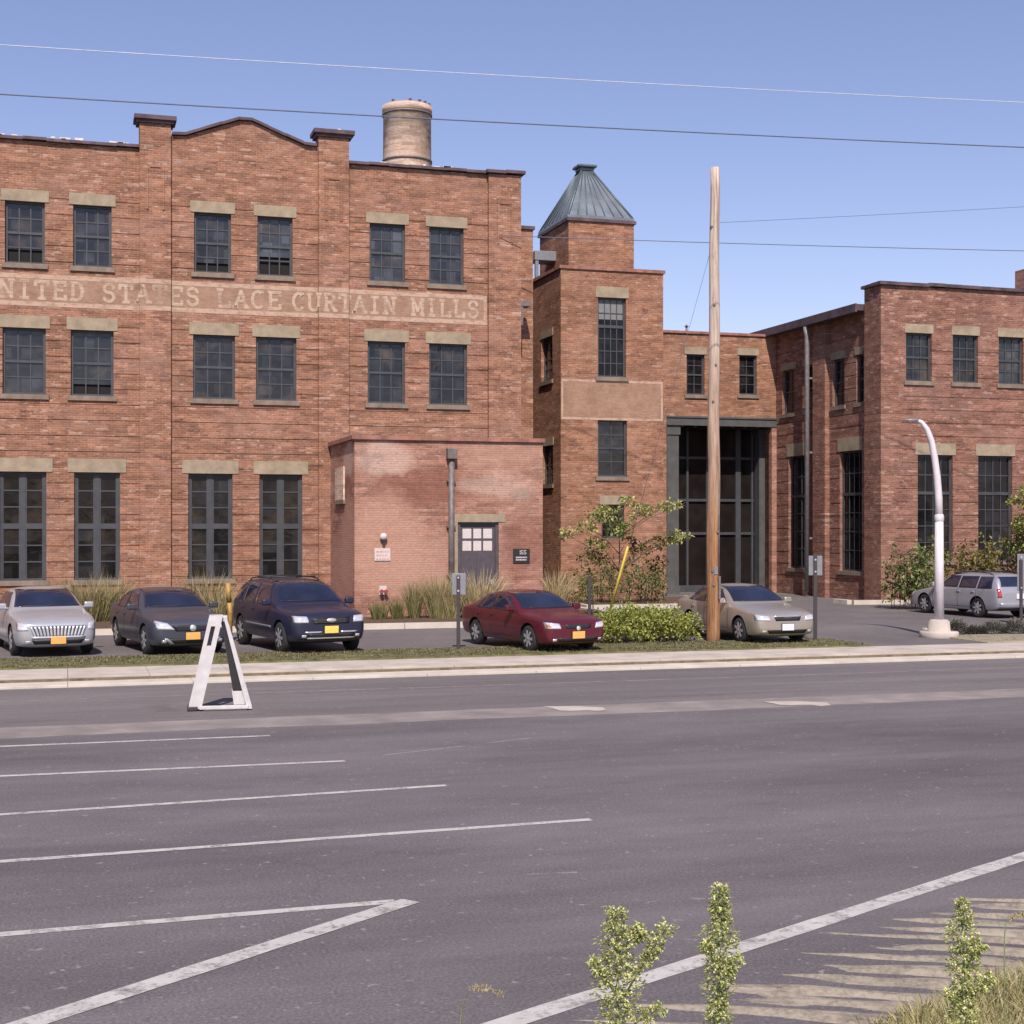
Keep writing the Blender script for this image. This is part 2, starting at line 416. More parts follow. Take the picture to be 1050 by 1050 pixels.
M['reed'] = leafmat('reed', [(0, (.12, .13, .045)), (.5, (.25, .23, .10)), (1, (.52, .42, .25))])
M['mound'] = leafmat('mound', [(0, (.06, .07, .05)), (.5, (.17, .165, .13)), (1, (.36, .34, .30))])
M['seed'] = leafmat('seed', [(0, (.3, .25, .13)), (1, (.6, .5, .33))])

# ------------------------------------------------------------------ camera, light, sky
cam = bpy.data.cameras.new('Camera'); co = link(bpy.data.objects.new('Camera', cam))
co.location = (0, 0, CAMZ); co.rotation_euler = (R(90), 0, -YAW)
cam.sensor_width = 36; cam.lens = 36 * FPX / 1050; cam.shift_y = (HOR - 525) / 1050
cam.clip_start = .1; cam.clip_end = 3000
SC.camera = co
SUN_AZ = Vector((-.27, -1, 0)).normalized(); SUN_EL = R(48)
sd = SUN_AZ * math.cos(SUN_EL) + Vector((0, 0, math.sin(SUN_EL)))
sl = bpy.data.lights.new('Sun', 'SUN'); so = link(bpy.data.objects.new('Sun', sl))
sl.energy = 4.2; sl.angle = R(.55); sl.color = (1.0, .89, .80)
so.rotation_euler = (-sd).to_track_quat('-Z', 'Y').to_euler(); so.location = (10, -20, 40)
W = bpy.data.worlds.new('World'); SC.world = W; W.use_nodes = True
wn = W.node_tree; bg = wn.nodes['Background']
sky = wn.nodes.new('ShaderNodeTexSky'); sky.sky_type = 'NISHITA'; sky.sun_disc = False
sky.sun_elevation = SUN_EL; sky.sun_rotation = math.atan2(sd.x, sd.y)
sky.altitude = 0; sky.air_density = 1.0; sky.dust_density = .35; sky.ozone_density = 3.6
tint = wn.nodes.new('ShaderNodeMix'); tint.data_type = 'RGBA'; tint.blend_type = 'MULTIPLY'; tint.inputs[0].default_value = 1
tint.inputs[7].default_value = (1.30, 1.03, 1.08, 1)          # the phone's cool violet white balance
wn.links.new(sky.outputs[0], tint.inputs[6]); wn.links.new(tint.outputs[2], bg.inputs[0]); bg.inputs[1].default_value = .095
SC.view_settings.view_transform = 'Standard'; SC.view_settings.look = 'None'
SC.view_settings.exposure = 0.46; SC.view_settings.gamma = 1.0
SC.render.engine = 'CYCLES'
try:
    SC.cycles.use_denoising = True; SC.cycles.max_bounces = 6
except Exception: pass
rng = random.Random(7)
#@@BUILD

# ================================================================== GROUND
LOT = -.13                                   # the car park and the road lie a kerb below the mill's yard
def sheet(name, pts, z, m):
    bm = bmesh.new(); bm.faces.new([bm.verts.new((x, y, z)) for x, y in pts]); return struct(name, bm, m)
def rect(name, x0, x1, y0, y1, z, m): return sheet(name, [(x0, y0), (x1, y0), (x1, y1), (x0, y1)], z, m)
rect('ground', -1500, 1500, -1500, 1500, LOT - .05, M['land'])
rect('road', -150, 200, 22.0, 29.62, LOT - .006, M['asphalt_road'])

def wavy(x0, x1, y0, y1, amp0, amp1, n=160, seed=1):
    r = random.Random(seed)
    lo = []; hi = []; a = b = 0
    for i in range(n + 1):
        x = x0 + (x1 - x0) * i / n
        a = a * .7 + r.uniform(-1, 1) * amp0; b = b * .7 + r.uniform(-1, 1) * amp1
        lo.append((x, y0 + a)); hi.append((x, y1 + b))
    return lo + hi[::-1]
# the car park's own asphalt, ragged where it meets the concrete strip
pl = wavy(-60, 70, -12, 22.75, 0, .045, 420, 4)
sheet('car_park', pl, LOT, M['asphalt_lot'])
sheet('concrete_strip', wavy(-60, 70, 22.5, 24.0, 0, .03, 300, 9), LOT - .003, M['gutter'])
# pavement along the far side of the road
bm = bmesh.new()
for i in range(-28, 60):                     # kerb stones with open joints
    bevbox(bm, i * 2.4 + .003, i * 2.4 + 2.397, 29.62, 30.40, LOT - .05, LOT + .045, .008)
struct('gutter_kerb', bm, M['kerb_white'])
bm = bmesh.new()
for i in range(-40, 90):
    bevbox(bm, i * 1.6 + .003, i * 1.6 + 1.597, 30.42, 32.2, -.2, .0, .008)
struct('sidewalk', bm, M['concrete'])
bm = bmesh.new(); box(bm, -70, 150, 30.3, 30.45, -.22, -.04); struct('kerb_joint', bm, M['soil'])
# grass strip with two driveway gaps
strip = [(-70, 23.2), (26.2, 60)]
strip = [(-70, G(842, 655).x), (G(978, 655).x, 60)]
for a, b in strip:
    bm = bmesh.new(); bevbox(bm, a, b, 32.2, 34.55, -.2, .035, .03); struct('grass_strip', bm, M['turf'] if a < 0 else M['dry_soil'])
rect('yard_asphalt', -90, 150, 32.2, 75, -.008, M['asphalt_inner'])
# kerbed planting beds before the walls
def bed(pts, kerb=.16):
    bm = bmesh.new(); prism(bm, pts, -.05, .10); struct('planting_bed', bm, M['mulch'])
    bm = bmesh.new()
    n = len(pts)
    cx = sum(p[0] for p in pts) / n; cy_ = sum(p[1] for p in pts) / n
    for i in range(n):
        a = Vector((*pts[i], 0)); b = Vector((*pts[(i + 1) % n], 0))
        if a.y > 50.2 and b.y > 50.2: continue
        d = (b - a).normalized(); o = Vector((d.y, -d.x, 0)) * .2
        L = (b - a).length; m = max(1, int(L / 2.5))
        for k in range(m):
            p = a + d * (L * k / m + .01); q = a + d * (L * (k + 1) / m - .01)
            prism(bm, [(p.x, p.y), ((p + o).x, (p + o).y), ((q + o).x, (q + o).y), (q.x, q.y)], -.05, kerb)
    struct('bed_kerb', bm, M['kerb_white'])
bed([(-60, 42.0), (17.2, 42.0), (17.2, 51.0), (-60, 51.0)])
bed([(18.2, 49.6), (24.2, 49.6), (24.2, 55.2), (18.2, 55.2)])
bed([(29.0, 49.9), (32.6, 49.3), (34.4, 48.0), (35.2, 46.4), (36.2, 45.2), (38, 44.9), (75, 44.9), (75, 51.0), (29.0, 51.0)])

# painted lines in the car park and on the road
def stripe(name, p, q, w, m, z=LOT + .004, w2=None):
    p = Vector(p); q = Vector(q); d = (q - p).normalized(); o = Vector((-d.y, d.x, 0))
    w2 = w2 or w
    bm = bmesh.new(); nseg = max(2, int((q - p).length / .5)); r = random.Random(int(abs(p.x * 100)))
    prev = None
    for i in range(nseg + 1):
        c = p + (q - p) * i / nseg; ww = (w + (w2 - w) * i / nseg) * (1 + r.uniform(-.07, .07))
        a = bm.verts.new((c.x + o.x * ww / 2, c.y + o.y * ww / 2, z)); b = bm.verts.new((c.x - o.x * ww / 2, c.y - o.y * ww / 2, z))
        if prev: bm.faces.new((prev[0], a, b, prev[1]))
        prev = (a, b)
    return struct(name, bm, m)
def gl(px, py): return G(px, py, LOT)
for (x0, y0, x1, y1) in ((-160, 772, 277, 754.5), (-160, 803, 354, 780.5), (-160, 846, 457, 805.5), (-160, 895, 606, 840.5)):
    stripe('parking_line', gl(x0, y0), gl(x1, y1), .115, M['line_paint'])
stripe('parking_line', gl(-160, 972), gl(405, 924.5), .125, M['line_paint'])
stripe('hatch_line', gl(-160, 1111), gl(421, 924), .20, M['line_paint'], LOT + .006)
stripe('parking_line', gl(540, 897), gl(592, 895), .06, M['line_faint'])
stripe('patch_seam', gl(392, 775), gl(545, 757), .07, M['line_faint'])
stripe('border_line', gl(440, 1075), gl(1200, 830), .19, M['line_paint'], LOT + .004)
p, q = gl(525, 694.5), gl(1050, 682); stripe('edge_line', (-60, 27.55, 0), (80, 27.55, 0), .11, M['line_faint'], LOT - .002)
for a, b, c, d in ((556, 724, 622, 729), (782, 719, 852, 723.5)):
    bm = bmesh.new(); r = random.Random(a)
    bot = [gl(a + (b - a) * 0 + (c - a) * k / 8, d + r.uniform(-1.0, .7)) for k in range(9)]
    bm = bmesh.new(); pts = [gl(a, b + .5), gl(a + 10, b + 2.2)] + [gl(a + 18 + (c - a - 18) * k / 5, d + r.uniform(-.8, .6)) for k in range(6)] + [gl(c - 4, b + 1.5), gl(a + (c - a) * .5, b + .2)]
    bm.faces.new([bm.verts.new((v.x, v.y, LOT + .004)) for v in pts]); struct('concrete_patch', bm, M['concrete'])

# rippled sand washed over the asphalt in the near right corner: the ridges that stand above the asphalt show
import mathutils.noise as mn
def sand():
    A, B = gl(440, 1075), gl(1200, 830); ld_ = B - A; ld_.z = 0; ld_.normalize(); ln_ = Vector((ld_.y, -ld_.x, 0))   # ln_ points from the border line to the viewer
    P0, P1 = gl(700, 985), gl(1020, 1003)
    d = (P1 - P0); d.z = 0; d.normalize(); o = Vector((-d.y, d.x, 0))
    bm = bmesh.new(); nu, nv = 220, 300
    grid = []
    for j in range(nv + 1):
        row = []
        for i in range(nu + 1):
            u = -1.6 + 7.4 * i / nu; v = -2.1 + 4.4 * j / nv
            w = P0 + d * u + o * v
            s_ = (w - A).dot(ln_); along = (w - A).dot(ld_)
            wob = .35 * mn.noise(Vector((u * .5, v * .6, 8)))
            n = mn.fractal(Vector((u * .42 + wob, v * 4.6 + wob * 2.2, 1.7)), .8, 2.1, 5)
            b = mn.noise(Vector((u * .7, v * .9, 4.2)))
            e = min((s_ - .42) / .45, (2.45 - s_) / .5, (along - 1.3) / .9, 1.0)
            rip = math.sin(v * 23 + 2.6 * mn.noise(Vector((u * .6, v * .8, 6))) + 1.5 * mn.noise(Vector((u * 1.7, v * 2, 3))))
            h = .030 * n + .012 * b + .013 * rip + .022 * min(e, 1) - .0165 - (0 if e > -.6 else .03)
            if s_ < .18: h = -.03
            row.append(bm.verts.new((w.x, w.y, LOT + max(-.02, min(h, .03)))))
        grid.append(row)
    for j in range(nv):
        for i in range(nu):
            q = (grid[j][i], grid[j][i + 1], grid[j + 1][i + 1], grid[j + 1][i])
            if max(v.co.z for v in q) < LOT - .004: continue
            f = bm.faces.new(q); f.smooth = True
    for v in [v for v in bm.verts if not v.link_faces]: bm.verts.remove(v)
    o_ = obj('washed_sand', bm, M['sand']); o_['kind'] = 'structure'
sand()

# ================================================================== WALL BUILDER
class Wall:
    """relief wall on a plane: cells of a grid stand proud or recessed; openings have reveals"""
    def __init__(s, axis, at, a0, a1, z0, z1):
        s.axis, s.at = axis, at; s.a0, s.a1, s.z0, s.z1 = a0, a1, z0, z1
        s.ops = []; s.piers = []; s.grooves = []; s.rev = -.30
    def w(s, a, z, o): return (a, s.at - o, z) if s.axis == 'y' else (s.at - o, a, z)
    def box(s, bm, a0, a1, z0, z1, o0, o1, mi=0):
        p = s.w(a0, z0, o0); q = s.w(a1, z1, o1)
        return box(bm, min(p[0], q[0]), max(p[0], q[0]), min(p[1], q[1]), max(p[1], q[1]), z0, z1, mi)
    def build(s, bm):
        us = sorted({s.a0, s.a1, *[v for o in s.ops for v in o[:2]], *[v for p in s.piers for v in p[:2]], *[v for g in s.grooves for v in g[:2]]})
        zs = sorted({s.z0, s.z1, *[v for o in s.ops for v in o[2:4]], *[v for p in s.piers for v in p[2:4]], *[v for g in s.grooves for v in g[2:4]]})
        us = [u for u in us if s.a0 - 1e-6 <= u <= s.a1 + 1e-6]; zs = [z for z in zs if s.z0 - 1e-6 <= z <= s.z1 + 1e-6]
        nu, nz = len(us) - 1, len(zs) - 1
        def val(i, j):
            if not (0 <= i < nu and 0 <= j < nz): return s.rev, False
            u = (us[i] + us[i + 1]) / 2; z = (zs[j] + zs[j + 1]) / 2
            for o in s.ops:
                if o[0] < u < o[1] and o[2] < z < o[3]: return s.rev, False
            for p in s.piers:
                if p[0] < u < p[1] and p[2] < z < p[3]: return p[4], True
            for g in s.grooves:
                if g[0] < u < g[1] and g[2] < z < g[3]: return g[4], True
            return 0.0, True
        V = [[val(i, j) for j in range(-1, nz + 1)] for i in range(-1, nu + 1)]
        def q(pts):
            bm.faces.new([bm.verts.new(s.w(*p)) for p in pts])
        for i in range(nu):
            for j in range(nz):
                o, f = V[i + 1][j + 1]
                if f: q([(us[i], zs[j], o), (us[i + 1], zs[j], o), (us[i + 1], zs[j + 1], o), (us[i], zs[j + 1], o)])
        for i in range(nu + 1):
            for j in range(nz):
                a = V[i][j + 1][0]; b = V[i + 1][j + 1][0]
                if a != b: q([(us[i], zs[j], a), (us[i], zs[j], b), (us[i], zs[j + 1], b), (us[i], zs[j + 1], a)])
        for i in range(nu):
            for j in range(nz + 1):
                a = V[i + 1][j][0]; b = V[i + 1][j + 1][0]
                if a != b: q([(us[i], zs[j], a), (us[i + 1], zs[j], a), (us[i + 1], zs[j], b), (us[i], zs[j], b)])
    def window(s, parent, a0, a1, z0, z1, style='sash', glass='glass_up', lintel=True, sill=True, lh=.37, le=.13, gap=0.0, blind=0.0):
        s.ops.append((a0, a1, z0, z1))
        bm = bmesh.new(); e = .006; fw = .085; O0, O1 = -.235, -.13
        s.box(bm, a0 - e, a0 + fw, z0 - e, z1 + e, O0, O1); s.box(bm, a1 - fw, a1 + e, z0 - e, z1 + e, O0, O1)
        s.box(bm, a0 + fw, a1 - fw, z1 - fw, z1 + e, O0, O1 - .004); s.box(bm, a0 + fw, a1 - fw, z0 - e, z0 + fw, O0, O1 - .004)
        ia0, ia1, iz0, iz1 = a0 + fw, a1 - fw, z0 + fw, z1 - fw
        zm = (z0 + z1) / 2; am = (a0 + a1) / 2; t = .02
        if style == 'sash':
            s.box(bm, ia0, ia1, zm - .04, zm + .04, O0 + .01, O1 - .008)
            for k in (1, 2):
                a = ia0 + (ia1 - ia0) * k / 3
                s.box(bm, a - t, a + t, iz0, zm - .04, -.205, -.165); s.box(bm, a - t, a + t, zm + .04, iz1, -.205, -.155)
            for z in ((iz0 + zm) / 2, (zm + iz1) / 2):
                s.box(bm, ia0, ia1, z - t, z + t, -.203, -.162)
        elif style == 'tall':
            s.box(bm, am - .075, am + .075, iz0, iz1, O0 + .01, O1 - .006)
            s.box(bm, ia0, am - .075, zm - .09, zm + .09, O0 + .01, O1 - .010); s.box(bm, am + .075, ia1, zm - .09, zm + .09, O0 + .01, O1 - .010)
            for (c0, c1) in ((ia0, am - .075), (am + .075, ia1)):
                for (y0, y1) in ((iz0, zm - .09), (zm + .09, iz1)):
                    for k in (1, 2):
                        z = y0 + (y1 - y0) * k / 3; s.box(bm, c0, c1, z - .022, z + .022, -.203, -.160)
                    s.box(bm, c0, c0 + .05, y0, y1, -.20, -.15); s.box(bm, c1 - .05, c1, y0, y1, -.20, -.15)
        elif style == 'grid':
            zt = z0 + (z1 - z0) * .64
            s.box(bm, ia0, ia1, zt - .06, zt + .06, O0 + .01, O1 - .006)
            nc = 4
            for k in range(1, nc):
                a = ia0 + (ia1 - ia0) * k / nc
                s.box(bm, a - .02, a + .02, iz0, zt - .06, -.205, -.16); s.box(bm, a - .02, a + .02, zt + .06, iz1, -.205, -.162)
            s.box(bm, ia0, ia1, (zt + iz1) / 2 - .02, (zt + iz1) / 2 + .02, -.203, -.159)
            for k in (1, 2, 3):
                z = iz0 + (zt - iz0) * k / 4; s.box(bm, ia0, ia1, z - .02, z + .02, -.203, -.159)
        elif style == 'small':
            s.box(bm, ia0, ia1, zm - .035, zm + .035, O0 + .01, O1 - .008)
            for z in ((iz0 + zm) / 2, (zm + iz1) / 2): s.box(bm, ia0, ia1, z - .018, z + .018, -.203, -.162)
            s.box(bm, am - .018, am + .018, iz0, iz1, -.205, -.165)
        wd = obj('window', bm, M['sash'], parent, True)
        zt = iz1
        if blind:
            bm = bmesh.new(); zb = z1 - (z1 - z0) * blind
            s.box(bm, ia0 + .003, ia1 - .003, zb, iz1 - .002, -.22, -.175); obj('panel', bm, M['blind'], wd, True); zt = zb - .003
        bm = bmesh.new(); s.box(bm, ia0 - .01, ia1 + .01, iz0 - .01 + gap, zt + .01, -.195, -.187); obj('pane', bm, M[glass], wd, True)
        if gap:
            bm = bmesh.new(); s.box(bm, ia0 - .005, ia1 + .005, iz0 - .005, iz0 + gap - .012, -.292, -.25); obj('opening', bm, M['void'], wd, True)
        if sill:
            bm = bmesh.new(); s.box(bm, a0 - .10, a1 + .10, z0 - .15, z0 + .012, -.20, .07); obj('sill', bm, M['sill_stone'], wd, True)
        if lintel:
            bm = bmesh.new(); s.box(bm, a0 - le, a1 + le, z1 - .012, z1 + lh, -.10, .028); obj('lintel', bm, M['sandstone'], parent, True)
        return wd
def shell(bm, x0, x1, y0, y1, z0, z1):
    box(bm, x0, x1, y0, y1, z0, z1)

# ================================================================== MAIN MILL
YF = 50.6
MX1 = XY(533, YF)                                   # right corner
mill = thing('mill_building', 'long three storey red brick mill with the painted white sign band and stepped gable parapet', 'mill building', (XY(250, YF), YF, 0))
wl = Wall('y', YF, -26.0, MX1, -.1, 15.75)
px_x = lambda p: XY(p, YF)
pier1 = (px_x(143), px_x(175)); pier2 = (px_x(326), px_x(357)); pier3 = (px_x(500), MX1)
PO = .16
bay = pier2[0] - pier1[0]
pier0 = (pier1[0] - bay * 1.02, pier1[1] - bay * 1.02)
for a, b in (pier0, pier1, pier2, pier3): wl.piers.append((a, b, -.1, 15.75, PO))
left_shift = -(bay * .98)
U = [(5, 46), (75, 114.5), (199, 237), (264, 300), (379, 415.5), (440, 475.5)]
Mi = [(2.5, 47), (72.5, 116.5), (198, 241), (262.5, 304), (377, 415.5), (440, 479)]
Gr = [(-1, 47.5), (76, 123), (193, 238.5), (266, 310)]
# columns of windows further left, beyond the photo's frame
xs_u = [px_x(5) - 6.6, px_x(5) - 9.3]
def cols(lst): return [(px_x(a), px_x(b)) for a, b in lst]
cu, cm, cg = cols(U), cols(Mi), cols(Gr)
cu = [(px_x(5) - 9.6, px_x(46) - 9.6), (px_x(75) - 9.6, px_x(114.5) - 9.6)] + cu
cm = [(px_x(2.5) - 9.6, px_x(47) - 9.6), (px_x(72.5) - 9.6, px_x(116.5) - 9.6)] + cm
cg = [(px_x(0) - 9.6, px_x(47.5) - 9.6), (px_x(76) - 9.6, px_x(123) - 9.6)] + cg
gaps = {2: .42, 4: .30, 5: .62}
for i, (a, b) in enumerate(cu): wl.window(mill, a, b, 11.68, 13.76, 'sash', 'glass_up', gap=gaps.get(i, 0))
for i, (a, b) in enumerate(cm): wl.window(mill, a, b, 7.36, 9.58, 'sash', 'glass_up', lh=.40, gap=.34 if i == 3 else 0)
for a, b in cg: wl.window(mill, a, b, 1.20, 4.83, 'tall', 'glass_low', lh=.44, le=.2)
# rusticated courses: recessed bands between the piers, not over the sign or behind lintels
segs = [(-26.0, pier0[0]), (pier0[1], pier1[0]), (pier1[1], pier2[0]), (pier2[1], pier3[0])]
z = .75
while z < 14.0:
    if not (10.1 < z < 11.45):
        for a, b in segs: wl.grooves.append((a, b, z, z + .045, -.022))
    z += .525
bm = bmesh.new(); wl.build(bm)
box(bm, -26.0, MX1, YF + .30, YF + 17, -.1, 15.75)                     # body of the mill
# gabled parapet of the middle bay and the pier heads
gx0, gx1 = pier1[1], pier2[0]; gm = (gx0 + gx1) / 2
pts = [(gx0, 15.75), (gx1, 15.75), (gx1, 16.28), (gx1 - .5, 16.3), (gm + .2, 16.98), (gm - .2, 16.98), (gx0 + .5, 16.3), (gx0, 16.28)]
fr = [bm.verts.new((x, YF, zz)) for x, zz in pts]; bk = [bm.verts.new((x, YF + .45, zz)) for x, zz in pts]
bm.faces.new(fr); bm.faces.new(bk[::-1])
for i in range(len(pts)): bm.faces.new((fr[i], fr[(i + 1) % len(pts)], bk[(i + 1) % len(pts)], bk[i]))
for a, b in (pier1, pier2): box(bm, a, b, YF - PO, YF + .5, 15.75, 16.62)
# slot panels let into the pier heads
mw = obj('wall', bm, M['brick_mill'], mill, True)
for a, b in (pier1, pier2, pier3):
    bm = bmesh.new(); c = (a + b) / 2; top = 15.2 if (a, b) != pier3 else 14.75
    for k in (-.26, .26): box(bm, c + k - .035, c + k + .035, YF - PO - .03, YF - PO + .01, top - 1.5, top)
    box(bm, c - .18, c + .18, YF - PO - .03, YF - PO + .01, top - .07, top)
    obj('pier_panel', bm, M['brick_mill'], mill, True)
def copestones(bm, pts, y0, y1, t, r):
    """a coping along a profile in x-z, slightly uneven stones"""
    for (xa, za), (xb, zb) in zip(pts[:-1], pts[1:]):
        L = math.hypot(xb - xa, zb - za); n = max(1, round(L / .75))
        for k in range(n):
            f0, f1 = k / n, (k + 1) / n
            j = r.uniform(-.018, .018); jj = r.uniform(0, .02)
            a = (xa + (xb - xa) * f0, za + (zb - za) * f0 + j); b = (xa + (xb - xa) * f1, za + (zb - za) * f1 + j)
            vs = []
            for y in (y0 - jj, y1):
                vs += [bm.verts.new((a[0], y, a[1])), bm.verts.new((b[0], y, b[1])), bm.verts.new((b[0], y, b[1] + t)), bm.verts.new((a[0], y, a[1] + t))]
            for f in ((0, 1, 2, 3), (7, 6, 5, 4), (0, 4, 5, 1), (2, 6, 7, 3), (0, 3, 7, 4), (1, 5, 6, 2)): bm.faces.new([vs[i] for i in f])
r = random.Random(3)
def cope(parent, m, *args):
    bm = bmesh.new(); copestones(bm, *args); obj('coping', bm, m, parent, True)
cope(mill, M['coping'], [(-26, 15.77), (pier1[0] - .01, 15.77)], YF - .13, YF + .5, .095, r)
cope(mill, M['coping'], [(gx0 + .05, 16.30), (gx0 + .5, 16.32), (gm - .2, 17.0), (gm + .2, 17.0), (gx1 - .5, 16.32), (gx1 - .05, 16.30)], YF - .12, YF + .5, .095, r)
cope(mill, M['coping'], [(pier2[1] + .01, 15.77), (pier3[0] - .1, 15.77)], YF - .13, YF + .5, .095, r)
cope(mill, M['coping'], [(pier3[0] - .1, 15.79), (MX1 + .14, 15.79)], YF - PO - .12, YF + 1.0, .11, r)
for a, b in (pier1, pier2):
    bm = bmesh.new(); box(bm, a - .10, b + .10, YF - PO - .10, YF + .58, 16.62, 16.72); box(bm, a - .18, b + .18, YF - PO - .18, YF + .64, 16.72, 16.86); obj('pier_cap', bm, M['coping'], mill, True)
bm = bmesh.new(); box(bm, -25.9, MX1 - .1, YF + .6, YF + 16.9, 15.75, 15.82); obj('roof', bm, M['roof_tar'], mill, True)
bm = bmesh.new(); rr = random.Random(12)          # pale droppings and lichen lying on the coping
for k in range(60):
    x = rr.uniform(-20, MX1 - .3)
    if pier1[0] - .3 < x < pier2[1] + .3: 
        if k % 4: continue
        x = rr.choice((pier1, pier2)); x = rr.uniform(x[0], x[1]); zt = 16.86; y = YF - .2
    else: zt = 15.87; y = YF - .05
    w_ = rr.uniform(.08, .34); box(bm, x, x + w_, y, y + .3, zt + .015, zt + rr.uniform(.03, .09))
lichen = obj('lichen', bm, M['drop'], mill, True)
# lower block set back at the right corner
bm = bmesh.new(); box(bm, MX1 + .0, XY(546.5, YF + .9), YF + .9, YF + 9, -.1, 14.05); obj('corner_wall', bm, M['brick_tower'], mill, True)
bm = bmesh.new(); box(bm, MX1 + .003, XY(548, YF + .9), YF + .82, YF + 9.1, 14.05, 14.17); obj('corner_coping', bm, M['coping'], mill, True)

# painted sign band
def surf_out(x):
    for a, b in (pier0, pier1, pier2, pier3):
        if a <= x <= b: return PO
    return 0.0
BZ0, BZ1 = 10.30, 11.36
sx0, sx1 = -26.0, pier3[0] - .03
cuts = [sx0, pier0[0], pier0[1], pier1[0], pier1[1], pier2[0], pier2[1], sx1]
def panel(bm, x0, x1, z0, z1, lift):
    for a, b in zip(cuts[:-1], cuts[1:]):
        u0, u1 = max(a, x0), min(b, x1)
        if u1 - u0 < .02: continue
        o = surf_out((u0 + u1) / 2) + lift
        bm.faces.new([bm.verts.new((u, YF - o, zz)) for u, zz in ((u0, z0), (u1, z0), (u1, z1), (u0, z1))])
bm = bmesh.new(); panel(bm, sx0, sx1, BZ0, BZ1, .005); obj('sign_band', bm, M['band_paint'], mill, True)
bm = bmesh.new(); panel(bm, sx0, sx1, BZ0, BZ0 + .15, .008); panel(bm, sx0, sx1, BZ1 - .15, BZ1, .008); panel(bm, sx1 - .12, sx1, BZ0 + .15, BZ1 - .15, .008)
obj('sign_border', bm, M['rule_paint'], mill, True)
# lettering: stroke letters with slab serifs
def arc(cx, cy, rx, ry, a0, a1, n=10):
    return [(cx + rx * math.cos(R(a0 + (a1 - a0) * i / n)), cy + ry * math.sin(R(a0 + (a1 - a0) * i / n))) for i in range(n + 1)]
def sf(x, y, w=.16): return [(x - w, y), (x + w, y)]
GL = {
 'U': [[(.15, 1), (.15, .35)] + arc(.5, .35, .35, .35, 180, 360) + [(.85, 1)], sf(.15, 1), sf(.85, 1)],
 'N': [[(.15, 0), (.15, 1), (.85, 0), (.85, 1)], sf(.15, 0), sf(.12, 1, .12), sf(.85, 1)],
 'I': [[(.5, 0), (.5, 1)], sf(.5, 0, .26), sf(.5, 1, .26)],
 'T': [[(.5, 0), (.5, 1)], [(.05, 1), (.95, 1)], sf(.5, 0, .2), [(.05, 1), (.05, .78)], [(.95, 1), (.95, .78)]],
 'E': [[(.2, 0), (.2, 1)], [(.06, 1), (.9, 1), (.9, .8)], [(.06, 0), (.92, 0), (.92, .22)], [(.2, .52), (.68, .52)]],
 'D': [[(.2, 0), (.2, 1)], [(.06, 1), (.45, 1)] + arc(.45, .5, .42, .5, 90, -90) + [(.06, 0)]],
 'S': [[(.85, .78)] + arc(.5, .75, .34, .25, 15, 180) + arc(.5, .75, .34, .23, 180, 270, 6) + arc(.5, .26, .36, .26, 90, -90) + arc(.5, .26, .36, .26, 270, 190, 6)],
 'A': [[(.08, 0), (.5, 1), (.92, 0)], [(.24, .36), (.76, .36)], sf(.08, 0, .14), sf(.92, 0, .14)],
 'L': [[(.2, 1), (.2, 0), (.9, 0), (.9, .26)], sf(.2, 1, .18)],
 'C': [arc(.52, .5, .42, .5, 45, 315, 18), [(.84, 1), (.84, .7)]],
 'R': [[(.2, 0), (.2, 1)], [(.06, 1), (.5, 1)] + arc(.5, .75, .33, .25, 90, -90) + [(.2, .5)], [(.48, .5), (.9, 0)], sf(.2, 0, .16), sf(.93, 0, .1)],
 'M': [[(.1, 0), (.1, 1), (.5, .25), (.9, 1), (.9, 0)], sf(.1, 0, .13), sf(.9, 0, .13), sf(.06, 1, .1), sf(.94, 1, .1)],
}
LZ0, LH, TH = 10.56, .56, .105
kount = [0]
def glyph(bm, ch, x, w):
    for st in GL[ch]:
        for (ax, ay), (bx, by) in zip(st[:-1], st[1:]):
            A = Vector((x + ax * w, LZ0 + ay * LH)); B = Vector((x + bx * w, LZ0 + by * LH))
            n = max(1, int((B - A).length / .12)); d = (B - A).normalized() * TH * .32; o = Vector((-d.y, d.x)).normalized() * TH / 2
            for k in range(n):
                p = A + (B - A) * k / n - (d if k == 0 else d * .1); q = A + (B - A) * (k + 1) / n + (d if k == n - 1 else d * .1)
                kount[0] += 1
                y = YF - surf_out((p.x + q.x) / 2) - .012 - (kount[0] % 9) * .0006
                bm.faces.new([bm.verts.new((v.x, y, v.y)) for v in (p - o, q - o, q + o, p + o)])
for word, p0, p1 in (('UNITED', -21, 88), ('STATES', 103, 206), ('LACE', 221, 290), ('CURTAIN', 298, 407), ('MILLS', 421, 492)):
    X0, X1 = px_x(p0), px_x(p1); n = len(word); st = (X1 - X0) / n
    for i, ch in enumerate(word):
        w_ = st * .80
        faint = (word == 'STATES' and i == 3)
        bm = bmesh.new(); glyph(bm, ch, X0 + st * (i + .1), w_)
        obj('letter', bm, M['faint_paint' if faint else 'letter_paint'], mill, True)
# bracket on the right edge of the corner pier
bm = bmesh.new(); box(bm, MX1 + .003, MX1 + .42, YF - .05, YF + .5, 11.05, 11.22); box(bm, MX1 + .003, MX1 + .12, YF - .03, YF + .45, 10.35, 11.05)
obj('bracket', bm, M['pipe'], mill, True)

